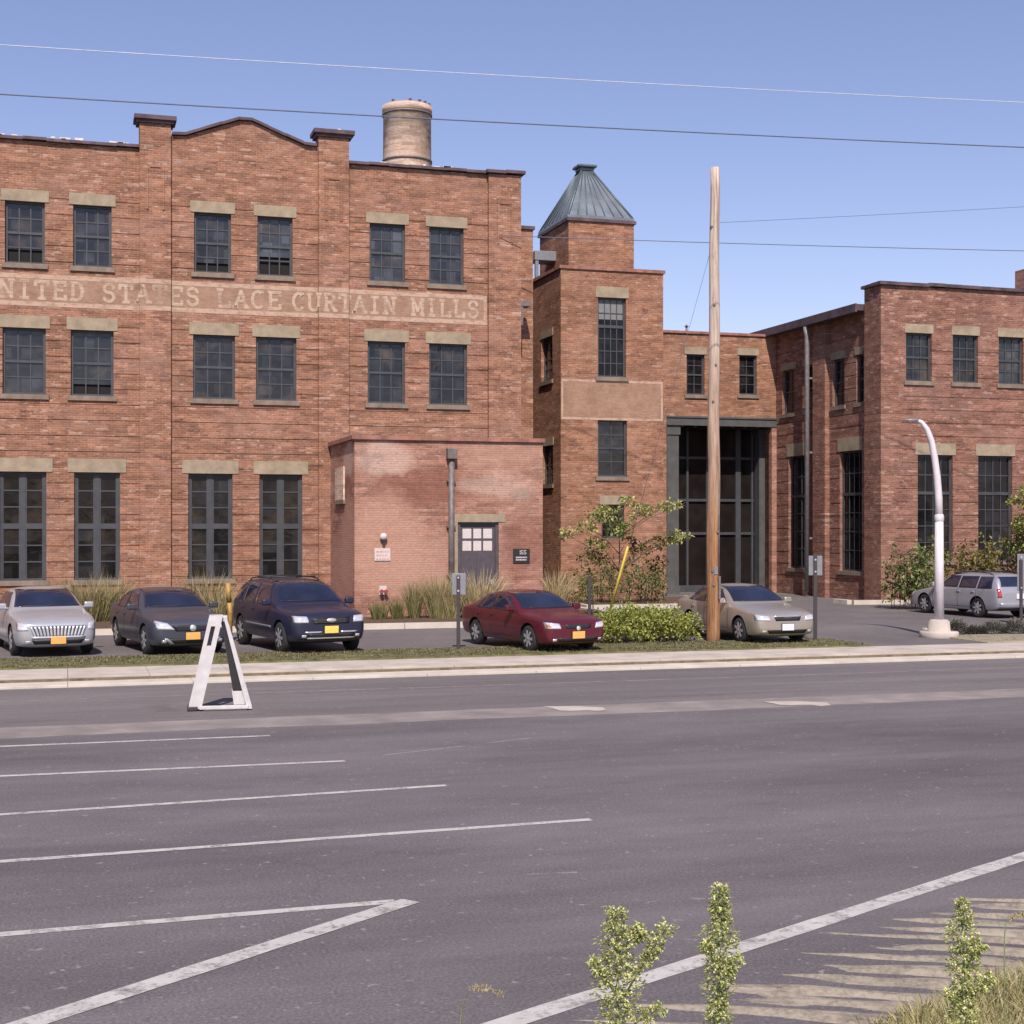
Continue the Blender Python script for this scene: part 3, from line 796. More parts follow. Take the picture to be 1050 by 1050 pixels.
# ================================================================== CHIMNEY STACK
sc_ = atY(417.5, 540, 68); sr = 24.8 / FPX * (ray(418, 540).length * 68 / ray(418, 540).y)
ztop = atY(418, 110.5, 68).z
stack = thing('smokestack', 'round pale brick smokestack with metal bands rising behind the mill roof', 'smokestack', (sc_.x, 66 + 2, 0))
bm = bmesh.new(); lathe(bm, [(sr * 1.12, -.1), (sr * 1.0, ztop - 3.4), (sr * .985, ztop - .32), (sr * 1.03, ztop - .30), (sr * 1.03, ztop), (sr * .8, ztop), (sr * .8, ztop - 1)], 40); obj('shaft', bm, M['brick_stack'], stack)
for zz in (ztop - .40, ztop - 2.62):
    bm = bmesh.new(); lathe(bm, [(sr * .96, zz - .05), (sr * 1.035, zz - .05), (sr * 1.035, zz + .05), (sr * .96, zz + .05)], 40); obj('band', bm, M['pipe'], stack)
for k, a in enumerate((-140, -95, -70, -52, -30, 20, 100)):
    bm = bmesh.new(); x, y = sr * .94 * math.cos(R(a)), sr * .94 * math.sin(R(a))
    box(bm, x - .06, x + .06, y - .06, y + .06, ztop, ztop + .13); obj('bolt', bm, M['coping'], stack)
for ch in stack.children: ch.location.z = 0

# ================================================================== ANNEX
YA = 46.0; AX0 = XY(363.5, YA); AX1 = XY(556.5, YA)
annex = thing('entrance_annex', 'single storey brick annex with flat top, blotchy pale brickwork and a grey door', 'annex', (AX0 + 3, YA, 0))
wa = Wall('y', YA, AX0, AX1, -.05, 5.80); wa.rev = -.25
dx0, dx1 = XY(469.5, YA), XY(511.5, YA); dz1 = 3 + (540 - 535) * 47.4 / FPX
wa.ops.append((dx0, dx1, .18, dz1))
bm = bmesh.new(); wa.build(bm); box(bm, AX0, AX1, YA + .25, YF - PO - .01, -.05, 5.80)
# blocked-up panel in the left flank
ya, yb = YX(353.5, AX0), YX(345, AX0)
obj('wall', bm, M['brick_annex'], annex, True)
bm = bmesh.new(); box(bm, AX0 - .05, AX0 + .02, ya, yb, 3.9, 5.0); obj('blocked_opening', bm, M['brick_stack'], annex, True)
bm = bmesh.new(); box(bm, AX0 - .07, AX0 + .02, ya - .1, yb + .1, 3.76, 3.9); obj('flank_sill', bm, M['sill_stone'], annex, True)
bm = bmesh.new(); box(bm, AX0 - .10, AX1 + .06, YA - .09, YA + .3, 5.80, 5.93); box(bm, AX0 - .10, AX0 + .25, YA + .3, YF - PO - .02, 5.80, 5.93); obj('coping', bm, M['coping_brick'], annex, True)
bm = bmesh.new(); box(bm, AX0 + .25, AX1 - .01, YA + .3, YF - PO - .02, 5.80, 5.85); obj('roof', bm, M['roof_tar'], annex, True)
# door
bm = bmesh.new(); fw = .10
wa.box(bm, dx0 - .005, dx0 + fw, .18, dz1 + .005, -.22, -.06); wa.box(bm, dx1 - fw, dx1 + .005, .18, dz1 + .005, -.22, -.06); wa.box(bm, dx0 + fw, dx1 - fw, dz1 - fw, dz1 + .005, -.22, -.063)
dr = obj('door', bm, M['door_paint'], annex, True)
bm = bmesh.new(); ix0, ix1 = dx0 + fw, dx1 - fw; zp0, zp1 = dz1 - .95, dz1 - .2
wa.box(bm, ix0, ix1, .19, zp0, -.20, -.13); wa.box(bm, ix0, ix0 + .09, zp0, dz1 - fw, -.20, -.125); wa.box(bm, ix1 - .09, ix1, zp0, dz1 - fw, -.20, -.125); wa.box(bm, ix0 + .09, ix1 - .09, zp1, dz1 - fw, -.20, -.128)
zc = (zp0 + zp1) / 2; wa.box(bm, ix0 + .09, ix1 - .09, zc - .03, zc + .03, -.20, -.132)
for k in (1, 2):
    a = ix0 + .09 + (ix1 - ix0 - .18) * k / 3; wa.box(bm, a - .03, a + .03, zp0, zp1, -.198, -.135)
am = (ix0 + ix1) / 2
wa.box(bm, am - .03, am + .03, .3, zp0 - .12, -.14, -.11); wa.box(bm, ix0 + .05, ix0 + .1, .3, zp0 - .12, -.14, -.112); wa.box(bm, ix1 - .1, ix1 - .05, .3, zp0 - .12, -.14, -.112)
obj('door_leaf', bm, M['door_paint'], dr, True)
bm = bmesh.new(); wa.box(bm, ix0 + .08, ix1 - .08, zp0 - .01, zp1 + .01, -.175, -.155); obj('pane', bm, M['white_pane'], dr, True)
bm = bmesh.new(); wa.box(bm, ix1 - .17, ix1 - .11, 1.1, 1.25, -.13, -.05); obj('handle', bm, M['chrome'], dr, True)
bm = bmesh.new(); wa.box(bm, dx0 - .25, dx1 + .2, dz1 - .01, dz1 + .26, -.05, .02); obj('door_head', bm, M['sandstone'], annex, True)
bm = bmesh.new(); wa.box(bm, dx0 - .22, dx0 - .006, .1, dz1 - .012, -.05, .015); obj('door_jamb', bm, M['sandstone'], annex, True)
bm = bmesh.new(); wa.box(bm, dx0 - .4, dx1 + .4, .0, .17, -.2, .9); obj('door_step', bm, M['concrete'], annex, True)
bm = bmesh.new(); xx = XY(462, YA); tube(bm, [(xx, YA - .12, .1), (xx, YA - .12, 5.25)], .10, 10); bevbox(bm, xx - .16, xx + .16, YA - .3, YA - .005, 5.2, 5.55, .02)
for zz in (1.4, 3.0, 4.5): box(bm, xx - .14, xx + .14, YA - .14, YA + .0, zz - .03, zz + .03)
obj('downpipe', bm, M['pipe'], annex, True)
# the lime marks left on the brick
bm = bmesh.new(); lr = random.Random(5)
for (xa, xb, za, zb) in ((372, 408, 4.6, 5.4), (464, 515, 4.35, 4.65), (375, 385, 4.2, 4.6), (505, 550, 3.9, 4.3)):
    bm = bmesh.new(); bm.faces.new([bm.verts.new((XY(x, YA), YA - .006, zz)) for x, zz in ((xa, za), (xb, za), (xb, zb), (xa, zb))])
    obj('lime_bloom', bm, M['lime'], annex, True)
# fixtures on the annex
f = thing('wall_light', 'small round white wall light on the annex brickwork', 'light fixture', (XY(392.5, YA), YA, 2.68))
bm = bmesh.new(); bmesh.ops.create_uvsphere(bm, u_segments=16, v_segments=10, radius=.12)
for v in bm.verts: v.co.y = v.co.y * .8 - .12
for q_ in bm.faces: q_.smooth = True
obj('globe', bm, M['white_pane'], f)
bm = bmesh.new(); lathe(bm, [(.05, 0), (.09, -.05), (.07, -.12)], 14, 'y'); box(bm, -.04, .04, -.16, -.05, -.2, -.1); obj('base', bm, M['black_trim'], f)
f = thing('notice_sign', 'small white notice with faded red printing on the annex wall', 'sign', (XY(392, YA), YA, 2.1))
bm = bmesh.new(); bevbox(bm, -.26, .26, -.03, -.004, -.2, .2, .006); obj('board', bm, M['white_pane'], f)
bm = bmesh.new(); nr = random.Random(2)
for k in range(3):
    x = -.2
    while x < .17:
        w_ = nr.uniform(.03, .09); box(bm, x, min(.2, x + w_), -.034, -.029, .10 - k * .12 - .03, .10 - k * .12 + .02); x += w_ + .03
obj('printing', bm, M['lime_red'] if 'lime_red' in M else plain('faded_red', (.55, .28, .22), .7), f)
f = thing('hose_connection', 'red fire hose connection low on the annex wall', 'hose connection', (XY(392.5, YA), YA, .92))
bm = bmesh.new(); bevbox(bm, -.12, .12, -.05, -.003, -.12, .16, .01); obj('back_plate', bm, M['white_paint'], f)
for s in (-1, 1):
    bm = bmesh.new(); lathe(bm, [(.045, -.05), (.05, -.16), (.065, -.17), (.065, -.22)], 12, 'y', (s * .07, 0, 0)); obj('inlet', bm, M['red_paint'], f)
f = thing('name_board', 'black board with white lettering beside the annex door', 'sign', (XY(534.5, YA), YA, 2.03))
bm = bmesh.new(); bevbox(bm, -.29, .29, -.035, -.004, -.24, .24, .006); obj('board', bm, M['black_sign'], f)
bm = bmesh.new()
def digit(bm, segs, x, z, w_, h_, t):
    S = {'t': (0, 1, 1, 1), 'm': (0, .5, 1, .5), 'b': (0, 0, 1, 0), 'tl': (0, .5, 0, 1), 'tr': (1, .5, 1, 1), 'bl': (0, 0, 0, .5), 'br': (1, 0, 1, .5)}
    for s_ in segs:
        a, b, c, d = S[s_]; box(bm, x + a * w_ - t, x + c * w_ + t, -.041, -.034, z + b * h_ - t, z + d * h_ + t)
digit(bm, ('tr', 'br'), -.10, .06, .05, .12, .011); digit(bm, ('t', 'tl', 'm', 'bl', 'b', 'br'), -.01, .06, .06, .12, .011); digit(bm, ('t', 'tl', 'm', 'br', 'b'), .09, .06, .06, .12, .011)
for z_ in (-.05, -.13):
    x = -.2
    while x < .18: w_ = nr.uniform(.02, .05); box(bm, x, x + w_, -.040, -.034, z_ - .022, z_ + .022); x += w_ + .015
obj('lettering', bm, M['white_paint'], f)

# ================================================================== STAIR TOWER
YT = 54.9; TX0 = XY(575, YT); TX1 = XY(680, YT)
def zt_(px, py, Y): return atY(px, py, Y).z
tower = thing('stair_tower', 'square brick stair tower with a raised block and blue grey pyramid roof', 'tower', ((TX0 + TX1) / 2, YT, 0))
TZ = zt_(628, 278, YT)
wt = Wall('y', YT, TX0, TX1, -.05, TZ)
f = lambda p: XY(p, YT)
wt.window(tower, f(613), f(642), zt_(628, 387, YT), zt_(628, 305, YT), 'grid', 'glass_dark', lh=.42, le=.1, blind=.27)
wt.window(tower, f(613), f(643), zt_(628, 489, YT), zt_(628, 430, YT), 'small', 'glass_up', lintel=False)
wt.window(tower, f(617), f(640), zt_(628, 552, YT), zt_(628, 517, YT), 'small', 'glass_dark', lh=.35, le=.1, sill=False)
bm = bmesh.new(); wt.build(bm)
wts = Wall('x', TX0, YT + .30, YT + 9, -.05, TZ)
g_ = lambda p: YX(p, TX0)
def zX(px, py, X): d = ray(px, py); return CAMZ + d.z * X / d.x
wts.window(tower, g_(566.5), g_(555), zX(560, 391, TX0), zX(560, 346, TX0), 'small', 'glass_up', lh=.3, le=.08)
wts.window(tower, g_(567), g_(556), zX(560, 497, TX0), zX(560, 457, TX0), 'small', 'glass_dark', lh=.3, le=.08)
wts.build(bm)
box(bm, TX0 + .30, TX1, YT + .30, YT + 9, -.05, TZ - .01)
obj('wall', bm, M['brick_tower'], tower, True)
bm = bmesh.new(); box(bm, TX0 - .07, TX1 + .07, YT - .07, YT + .35, TZ, TZ + .13); box(bm, TX0 - .07, TX0 + .3, YT + .35, YT + 9, TZ, TZ + .13); box(bm, TX1 - .3, TX1 + .07, YT + .35, YT + 9, TZ, TZ + .13)
obj('coping', bm, M['coping_brick'], tower, True)
bm = bmesh.new(); box(bm, TX0 + .31, TX1 - .31, YT + .36, YT + 8.9, TZ - .005, TZ + .03); obj('roof', bm, M['roof_tar'], tower, True)
def plain_band(parent, a0, a1, z0, z1):
    bm = bmesh.new(); bm.faces.new([bm.verts.new((x, YT - .005, zz)) for x, zz in ((a0, z0), (a1, z0), (a1, z1), (a0, z1))]); obj('painted_band', bm, M['band_paint'], parent, True)
    bm = bmesh.new()
    for (x0, x1, y0, y1) in ((a0, a1, z0, z0 + .09), (a0, a1, z1 - .09, z1), (a0, a0 + .08, z0 + .09, z1 - .09), (a1 - .08, a1, z0 + .09, z1 - .09)):
        bm.faces.new([bm.verts.new((x, YT - .009, zz)) for x, zz in ((x0, y0), (x1, y0), (x1, y1), (x0, y1))])
    obj('band_border', bm, M['rule_paint'], parent, True)
plain_band(tower, TX0 + .02, TX1 - .02, zt_(628, 431, YT), zt_(628, 390, YT))
# raised block and pyramid roof
YC_ = 56.4; CX0 = XY(583, YC_); CX1 = XY(650, YC_); CYb = YX(553.5, CX0)
cz = zt_(615, 228, YC_)
bm = bmesh.new(); box(bm, CX0, CX1, YC_, CYb, TZ - .2, cz)
obj('upper_block', bm, M['brick_tower'], tower, True)
bm = bmesh.new(); box(bm, CX0 - .08, CX1 + .08, YC_ - .08, CYb + .08, cz, cz + .13); obj('upper_coping', bm, M['coping'], tower, True)
ez = cz + .13; ax, ay = (CX0 + CX1) / 2 - .05, (YC_ + CYb) / 2
apz = atY(603, 176, ay).z
e0, e1, e2, e3 = CX0 - .0, CX1 - .06, YC_ + .02, CYb - .02
bm = bmesh.new(); h = .22
def tri_roof(bm, x0, x1, y0, y1, z0, xt, yt, z1, h):
    b = [Vector((x0, y0, z0)), Vector((x1, y0, z0)), Vector((x1, y1, z0)), Vector((x0, y1, z0))]
    t = [Vector((xt - h, yt - h, z1)), Vector((xt + h, yt - h, z1)), Vector((xt + h, yt + h, z1)), Vector((xt - h, yt + h, z1))]
    vb = [bm.verts.new(v) for v in b]; vt = [bm.verts.new(v) for v in t]
    for i in range(4): bm.faces.new((vb[i], vb[(i + 1) % 4], vt[(i + 1) % 4], vt[i]))
    bm.faces.new(vt); bm.faces.new(vb[::-1])
    return b, t
b_, t_ = tri_roof(bm, e0, e1, e2, e3, ez + .12, ax, ay, apz, h)
box(bm, e0 - .06, e1 + .06, e2 - .06, e3 + .06, ez, ez + .12)
roof = obj('pyramid_roof', bm, M['metal_roof'], tower, True)
bm = bmesh.new()                                            # standing seams
for i in range(4):
    p0, p1, q0, q1 = b_[i], b_[(i + 1) % 4], t_[i], t_[(i + 1) % 4]
    nrm = (p1 - p0).cross(q0 - p0).normalized()
    for k in range(0, 8):
        f0 = k / 7 if k else 0.0
        a = p0 + (p1 - p0) * f0; c = q0 + (q1 - q0) * f0
        tube(bm, [a + nrm * .01, c + nrm * .01], .028 if 0 < k < 7 else .045, 5)
obj('seam', bm, M['metal_trim'], roof, True)
bm = bmesh.new(); bevbox(bm, ax - .32, ax + .32, ay - .32, ay + .32, apz - .02, apz + .10, .03); bevbox(bm, ax - .42, ax + .42, ay - .42, ay + .42, apz + .10, apz + .22, .04); obj('finial_cap', bm, M['metal_trim'], tower, True)
# air handling box left of the raised block
un = thing('rooftop_unit', 'pale metal rooftop unit on legs beside the tower block', 'rooftop unit', (XY(561, 58.5), 58.5, TZ + .13))
bm = bmesh.new(); bevbox(bm, -.7, .5, -.5, .5, .75, 1.15, .02); obj('casing', bm, M['plate_back'], un)
for x_, y_ in ((-.6, -.4), (.4, -.4), (-.6, .4), (.4, .4)):
    bm = bmesh.new(); box(bm, x_ - .07, x_ + .07, y_ - .07, y_ + .07, -.1, .75); obj('leg', bm, M['plate_back'], un)

# ================================================================== CONNECTING GATEWAY
YG = 59.9; WX = 30.7; SX = 30.92
YB = YG + 1.65
gate = thing('gateway_block', 'low brick block over a tall dark glazed gateway between tower and right wing', 'gateway', (27, YG, 0))
GZ = zt_(740, 343.5, YG)
wg = Wall('y', YG, TX1 + .003, SX - .003, -.05, GZ)
f = lambda p: XY(p, YG)
wg.window(gate, f(704), f(722.5), zt_(713, 405, YG), zt_(713, 363, YG), 'small', 'glass_dark', lh=.3, le=.1)
wg.window(gate, f(758), f(776), zt_(767, 405, YG), zt_(767, 364, YG), 'small', 'glass_dark', lh=.3, le=.1)
ox0, ox1, oz1 = f(683.5), f(797.5), zt_(740, 437, YG)
wg.rev = -.35
wg.ops.append((ox0, ox1, -.05, oz1 + .42))
bm = bmesh.new(); wg.build(bm)
box(bm, TX1 + .003, ox0, YG + .35, YG + 7, -.05, GZ); box(bm, ox1, SX - .003, YG + .35, YG + 7, -.05, GZ); box(bm, ox0, ox1, YG + .35, YG + 7, oz1 + .42, GZ)
obj('wall', bm, M['brick_tower'], gate, True)
bm = bmesh.new(); box(bm, TX1 + .08, SX - .003, YG - .08, YG + .4, GZ, GZ + .11); obj('coping', bm, M['coping_brick'], gate, True)
bm = bmesh.new(); box(bm, TX1 + .08, SX - .003, YG + .4, YG + 7, GZ - .01, GZ + .04); obj('roof', bm, M['roof_tar'], gate, True)
bm = bmesh.new(); box(bm, ox0 + .004, ox1 - .004, YG - .05, YG - .015, oz1, oz1 + .42); box(bm, ox0 + .004, ox1 - .004, YG - .015, YG + .33, oz1 + .03, oz1 + .39)
box(bm, ox0 + .004, ox1 - .004, YG - .10, YG - .05, oz1 + .34, oz1 + .42); box(bm, ox0 + .004, ox1 - .004, YG - .08, YG - .05, oz1, oz1 + .06)
obj('lintel_beam', bm, M['steel'], gate, True)
for (a, b, yy) in ((f(684.5), f(696.5), .05), (XY(778.5, YG + 1.1), XY(790.5, YG + 1.1), 1.1)):
    bm = bmesh.new(); box(bm, a, b, YG + yy, YG + yy + .5, -.02, oz1 - .003); box(bm, a - .06, b + .06, YG + yy - .05, YG + yy + .55, oz1 - .42, oz1 - .02); box(bm, a - .05, b + .05, YG + yy - .04, YG + yy + .54, -.02, .35)
    obj('column', bm, M['steel'], gate, True)
bm = bmesh.new(); box(bm, ox1 - .03, ox1 - .003, YG + .36, YB - .01, -.02, oz1 + .3); obj('side_lining', bm, M['steel'], gate, True)
bm = bmesh.new(); box(bm, f(791.0), f(797.4), YG - .04, YG + .25, -.02, oz1 - .003); obj('edge_post', bm, M['brick_annex'], gate, True)
bm = bmesh.new()                                             # ragged underside: joists
for k in range(9):
    x = ox0 + .3 + (ox1 - ox0 - .5) * k / 8; box(bm, x - .08, x + .08, YG + .36, YG + 1.55, oz1 - .05, oz1 + .41)
obj('joist', bm, M['steel'], gate, True)
bm = bmesh.new(); box(bm, ox0, ox1, YB + .12, YB + .16, -.02, oz1 + .41); obj('glazing', bm, M['gate_glass'], gate, True)
bm = bmesh.new()
for px_ in (705, 727, 757, 771.5, 786): x = XY(px_, YB); w_ = .13 if px_ in (727, 757) else .05; box(bm, x - w_, x + w_, YB, YB + .14, -.02, oz1 + .4)
for py_ in (513, 547, 470): zz = atY(745, py_, YB).z; box(bm, ox0, ox1, YB + .02, YB + .13, zz - .06, zz + .06)
box(bm, ox0, ox1, YB + .02, YB + .13, -.02, .3)
obj('glazing_frame', bm, M['sash'], gate, True)
vent = thing('vent_pipe', 'tiny dark vent pipe on the gateway roof edge', 'vent pipe', (XY(704, YG + 1), YG + 1, GZ + .03))
bm = bmesh.new(); tube(bm, [(0, 0, 0), (0, 0, .42)], .05, 8); obj('pipe', bm, M['pipe'], vent)
bm = bmesh.new(); lathe(bm, [(.11, .42), (.02, .52)], 10); obj('cowl', bm, M['pipe'], vent)

# ================================================================== RIGHT WING
wing = thing('right_wing', 'two storey red brick wing with tall shaded side windows, behind the street lamp', 'mill building', (36, YF, 0))
WZ = zt_(903, 292, YF); EZ = 11.72
ww = Wall('y', YF, WX, 62.0, -.1, WZ)
f = lambda p: XY(p, YF)
bayW = f(977) - f(929)
for k in range(7):
    a0, a1 = f(929) + bayW * k, f(955.5) + bayW * k
    ww.window(wing, a0, a1, 8.78, 10.72, 'sash', 'glass_up', lh=.34, le=.06)
low = f(1003) - f(941)
for k in range(6):
    a0, a1 = f(941) + low * k, f(977) + low * k
    ww.window(wing, a0, a1, 1.62, 5.88, 'grid', 'glass_dark', lh=.45, le=.12)
cz0 = WX + 1.0
z = .8
while z < 8.4:
    if z < 5.2: segs_ = [(f(941) - .95, 62.0)]
    else: segs_ = [(f(929) - .2, 62.0)]
    for a, b in segs_: ww.grooves.append((a, b, z, z + .045, -.022))
    z += .525
for zz in (8.95, 9.47, 10.0):
    ww.grooves.append((f(956), 62.0, zz, zz + .045, -.022))
bm = bmesh.new(); ww.build(bm)
ws = Wall('x', SX, YF + 1.25, YG + .3, -.1, EZ)
g_ = lambda p: YX(p, SX)
sx = lambda px, py: zX(px, py, SX)
for (p0, p1, t0, b0) in ((815, 802, 358, 410), (836, 824.5, 354, 408), (866, 853.5, 348, 400), (888, 878, 345, 395)):
    ws.window(wing, g_(p0), g_(p1), 8.05, 10.05, 'small', 'glass_dark', lh=.3, le=.1)
for (p0, p1) in ((829, 808.5), (884, 861)):
    ws.window(wing, g_(p0), g_(p1), 1.15, 6.15, 'grid', 'glass_low', lh=.55, le=.15)
ws.piers.append((g_(850.5), g_(838), -.1, EZ, .22)); ws.piers.append((YF + 1.25, g_(886), -.1, EZ, .10))
z = .8
while z < 11.4:
    for a, b in ((g_(886), g_(850.5)), (g_(838), YG + .3)): ws.grooves.append((a, b, z, z + .045, -.022))
    z += .525
ws.build(bm)
box(bm, WX, WX + .5, YF + .30, YF + 1.25, -.1, WZ)             # corner return
box(bm, SX + .30, 62, YF + .30, YG + 7, -.1, EZ); box(bm, SX + .30, 62, YF + .30, YF + .8, EZ, WZ)
obj('wall', bm, M['brick_wing'], wing, True)
bm = bmesh.new(); r = random.Random(8)
copestones(bm, [(WX - .12, WZ + .02), (62, WZ + .02)], YF - .12, YF + .55, .13, r); box(bm, WX - .118, WX + .5, YF + .56, YF + 1.33, WZ + .01, WZ + .13); obj('coping', bm, M['coping'], wing, True)
bm = bmesh.new(); box(bm, SX - .5, SX + .8, YF + 1.34, YG + 7, EZ + .003, EZ + .26); box(bm, SX - .58, SX - .5, YF + 1.34, YG + 7, EZ - .06, EZ + .28); obj('eave', bm, M['coping'], wing, True)
bm = bmesh.new(); box(bm, SX + .8, 62, YF + .8, YG + 7, EZ + .003, EZ + .2); obj('roof', bm, M['roof_tar'], wing, True)
bm = bmesh.new(); yy = g_(837); tube(bm, [(SX - .45, yy, .2), (SX - .45, yy, EZ - .5), (SX - .52, yy, EZ - .1)], .11, 10)
for zz in (2.5, 6.2, 9.4): box(bm, SX - .46, SX + .01, yy - .03, yy + .03, zz - .04, zz + .04)
obj('downpipe', bm, M['pipe_light'], wing, True)
bm = bmesh.new(); p_ = atY(1049, 295, 58); box(bm, p_.x - .15, p_.x + .75, 57.5, 58.4, WZ - 1.5, atY(1049, 277, 58).z); obj('chimney', bm, M['brick_annex'], wing, True)

# ================================================================== FOLIAGE
def huelayer(bm): return bm.loops.layers.float_color.get('hue') or bm.loops.layers.float_color.new('hue')
def leaf(bm, lay, p, d, up, ln, wd, hue, fold=.25):
    d = d.normalized(); s = d.cross(up)
    if s.length < 1e-3: s = Vector((1, 0, 0))
    s.normalize(); n = s.cross(d)
    v = [bm.verts.new(p), bm.verts.new(p + d * ln * .45 + s * wd * .5 + n * wd * fold), bm.verts.new(p + d * ln), bm.verts.new(p + d * ln * .45 - s * wd * .5 + n * wd * fold)]
    f = bm.faces.new(v)
    for l in f.loops: l[lay] = (hue, hue, hue, 1)
def rv(r): 
    while True:
        v = Vector((r.uniform(-1, 1), r.uniform(-1, 1), r.uniform(-1, 1)))
        if .05 < v.length < 1: return v
def clump(bm, lay, c, rad, n, size, r, hue0=.5, spread=.28):
    h = min(1, max(0, hue0 + r.uniform(-.15, .15)))
    for _ in range(n):
        v = rv(r); p = Vector(c) + Vector((v.x * rad[0], v.y * rad[1], v.z * rad[2]))
        d = rv(r) + v * .6 + Vector((0, 0, -.1)); s = size * r.uniform(.6, 1.3)
        leaf(bm, lay, p, d, Vector((r.uniform(-.5, .5), r.uniform(-.5, .5), 1)), s, s * .6, min(1, max(0, h + r.uniform(-spread, spread))))
def blades(bm, lay, c, rx, ry, n, h, r, lean=.35, wd=.012, hue0=.4, tip=0.0):
    for _ in range(n):
        a = r.uniform(0, 6.283); q = math.sqrt(r.random())
        x = c[0] + math.cos(a) * q * rx; y = c[1] + math.sin(a) * q * ry
        hh = h * r.uniform(.55, 1.1); d = Vector((math.cos(a) * q * lean + r.uniform(-.2, .2), math.sin(a) * q * lean + r.uniform(-.2, .2), 1)).normalized()
        b = Vector((r.uniform(-1, 1), r.uniform(-1, 1), 0)); s = b.normalized() * wd * r.uniform(.7, 1.3)
        p0 = Vector((x, y, c[2])); p1 = p0 + d * hh * .55; d2 = (d + Vector((d.x, d.y, -.15)) * .9).normalized(); p2 = p1 + d2 * hh * .45
        hu = min(1, max(0, hue0 + r.uniform(-.3, .3)))
        v = [bm.verts.new(p0 - s), bm.verts.new(p0 + s), bm.verts.new(p1 + s * .8), bm.verts.new(p1 - s * .8), bm.verts.new(p2)]
        for fc, hs in (((0, 1, 2, 3), (hu, hu, hu + tip * .5, hu + tip * .5)), ((3, 2, 4), (hu + tip * .5, hu + tip * .5, hu + tip))):
            f = bm.faces.new([v[i] for i in fc])
            for l, q_ in zip(f.loops, hs): q_ = min(1, q_); l[lay] = (q_, q_, q_, 1)

# turf on the grass strip
for a, b in strip:
    bm = bmesh.new(); lay = huelayer(bm); r = random.Random(int(a * 7))
    lo, hi = max(a, -12), min(b, 34)
    for k in range(int((hi - lo) * (330 if a < 0 else 40))):
        x = r.uniform(lo, hi); y = r.uniform(32.25, 34.5)
        if mn.noise(Vector((x * .9, y * 1.5, 3))) < -.25 and r.random() < .8: continue
        blades(bm, lay, (x, y, .03), .05, .05, 2, (.05 if a < 0 else .03) + .03 * mn.noise(Vector((x * .5, y, 9))), r, .8, .012, .4, .3)
    o = obj('turf', bm, M['turf_blade']); o['kind'] = 'stuff'
    tag(o, 'patchy short grass on the strip behind the sidewalk' + (' in front of the parked cars' if a < 0 else ' beside the street lamp'), 'grass', kind='stuff')

# low hedge patch round the foot of the pole
def bushy(name, c, rad, n, mat, size, label, cat, group=None, seed=1, hue=.5, stems=6, box_=True):
    r = random.Random(seed); c = Vector(c)
    t = thing(name, label, cat, c, 0, group)
    bm = bmesh.new(); lay = huelayer(bm)
    for k in range(n):
        x, y = r.uniform(-1, 1), r.uniform(-1, 1)
        if not box_ and x * x + y * y > 1: continue
        top = 1 - .25 * (x * x) ** 2 - .2 * y * y + .5 * mn.noise(Vector((x * 4, y * 3, seed)))
        z_ = rad[2] * top * r.uniform(.08, 1) ** .7
        clump(bm, lay, (x * rad[0], y * rad[1], max(.05, z_)), (.13, .13, .10), 7, size, r, hue)
    obj('foliage', bm, mat, t)
    for k in range(stems):
        bm = bmesh.new(); x, y = r.uniform(-.7, .7) * rad[0], r.uniform(-.7, .7) * rad[1]
        tube(bm, [(x, y, -.05), (x + r.uniform(-.1, .1), y, rad[2] * .7)], .015, 5)
        obj('stem', bm, M['bark'], t)
    return t
hp0, hp1 = G(617, 661), G(724, 660)
hc = (hp0 + hp1) / 2
bushy('hedge', (hc.x, hc.y + 1.0, .0), ((hp1.x - hp0.x) / 2, 1.0, .84), 1500, M['leaf_hedge'], .085, 'low bright green hedge patch at the foot of the wooden pole', 'hedge', seed=5, hue=.66, stems=10)

# ornamental plants along the walls
def reed(px, py, Y, h, w, n, hue, label, seed, mat='reed', lean=.42):
    p = atY(px, py, Y); r = random.Random(seed)
    bm = bmesh.new(); lay = huelayer(bm)
    blades(bm, lay, (0, 0, 0), w * .45, w * .4, n, h, r, lean, .012, hue, .35)
    o = obj('ornamental_grass', bm, M[mat]); o.location = (p.x, Y, .10)
    return tag(o, label, 'ornamental grass', 'ornamental grasses in the bed along the mill')
reed(92, 640, 46.5, 1.55, 1.3, 420, .40, 'tall green ornamental grass between the silver and slate sedans', 11)
reed(116, 640, 47, 1.5, 1.0, 320, .35, 'upright green grass just behind the slate sedan’s trunk'.replace('’', "'"), 12)
reed(208, 640, 46.5, 1.6, 1.4, 420, .38, 'wide ornamental grass behind the slate sedan and the barricade', 13)
reed(224, 640, 44.5, 1.2, .8, 240, .5, 'shorter ornamental grass left of the navy vehicle', 14)
reed(60, 640, 47, 1.3, 1.3, 300, .30, 'ornamental grass behind the silver sedan roof', 15)
reed(389, 636, 44.8, .62, .5, 200, .12, 'short dark grass tuft below the red hose connection', 16, 'reed', .2)
reed(407, 636, 44.8, .75, .38, 170, .10, 'small dark grass tuft second from the annex corner', 17, 'reed', .2)
reed(425, 636, 44.9, 1.3, .36, 230, .28, 'narrow upright grass left of the annex downpipe', 18, 'reed', .2)
reed(449, 636, 44.8, 1.5, .62, 420, .50, 'full straw tipped grass beside the annex downpipe', 19, 'reed', .2)
reed(464, 636, 44.6, 1.3, .5, 260, .55, 'straw tipped grass behind the left sign post', 20, 'reed', .2)
reed(491, 636, 44.6, 1.65, 1.1, 480, .72, 'tallest pale straw coloured grass in front of the annex door', 21)
reed(568, 628, 50.4, 1.5, .9, 320, .8, 'pale dry grass at the tower corner right of the annex', 22)
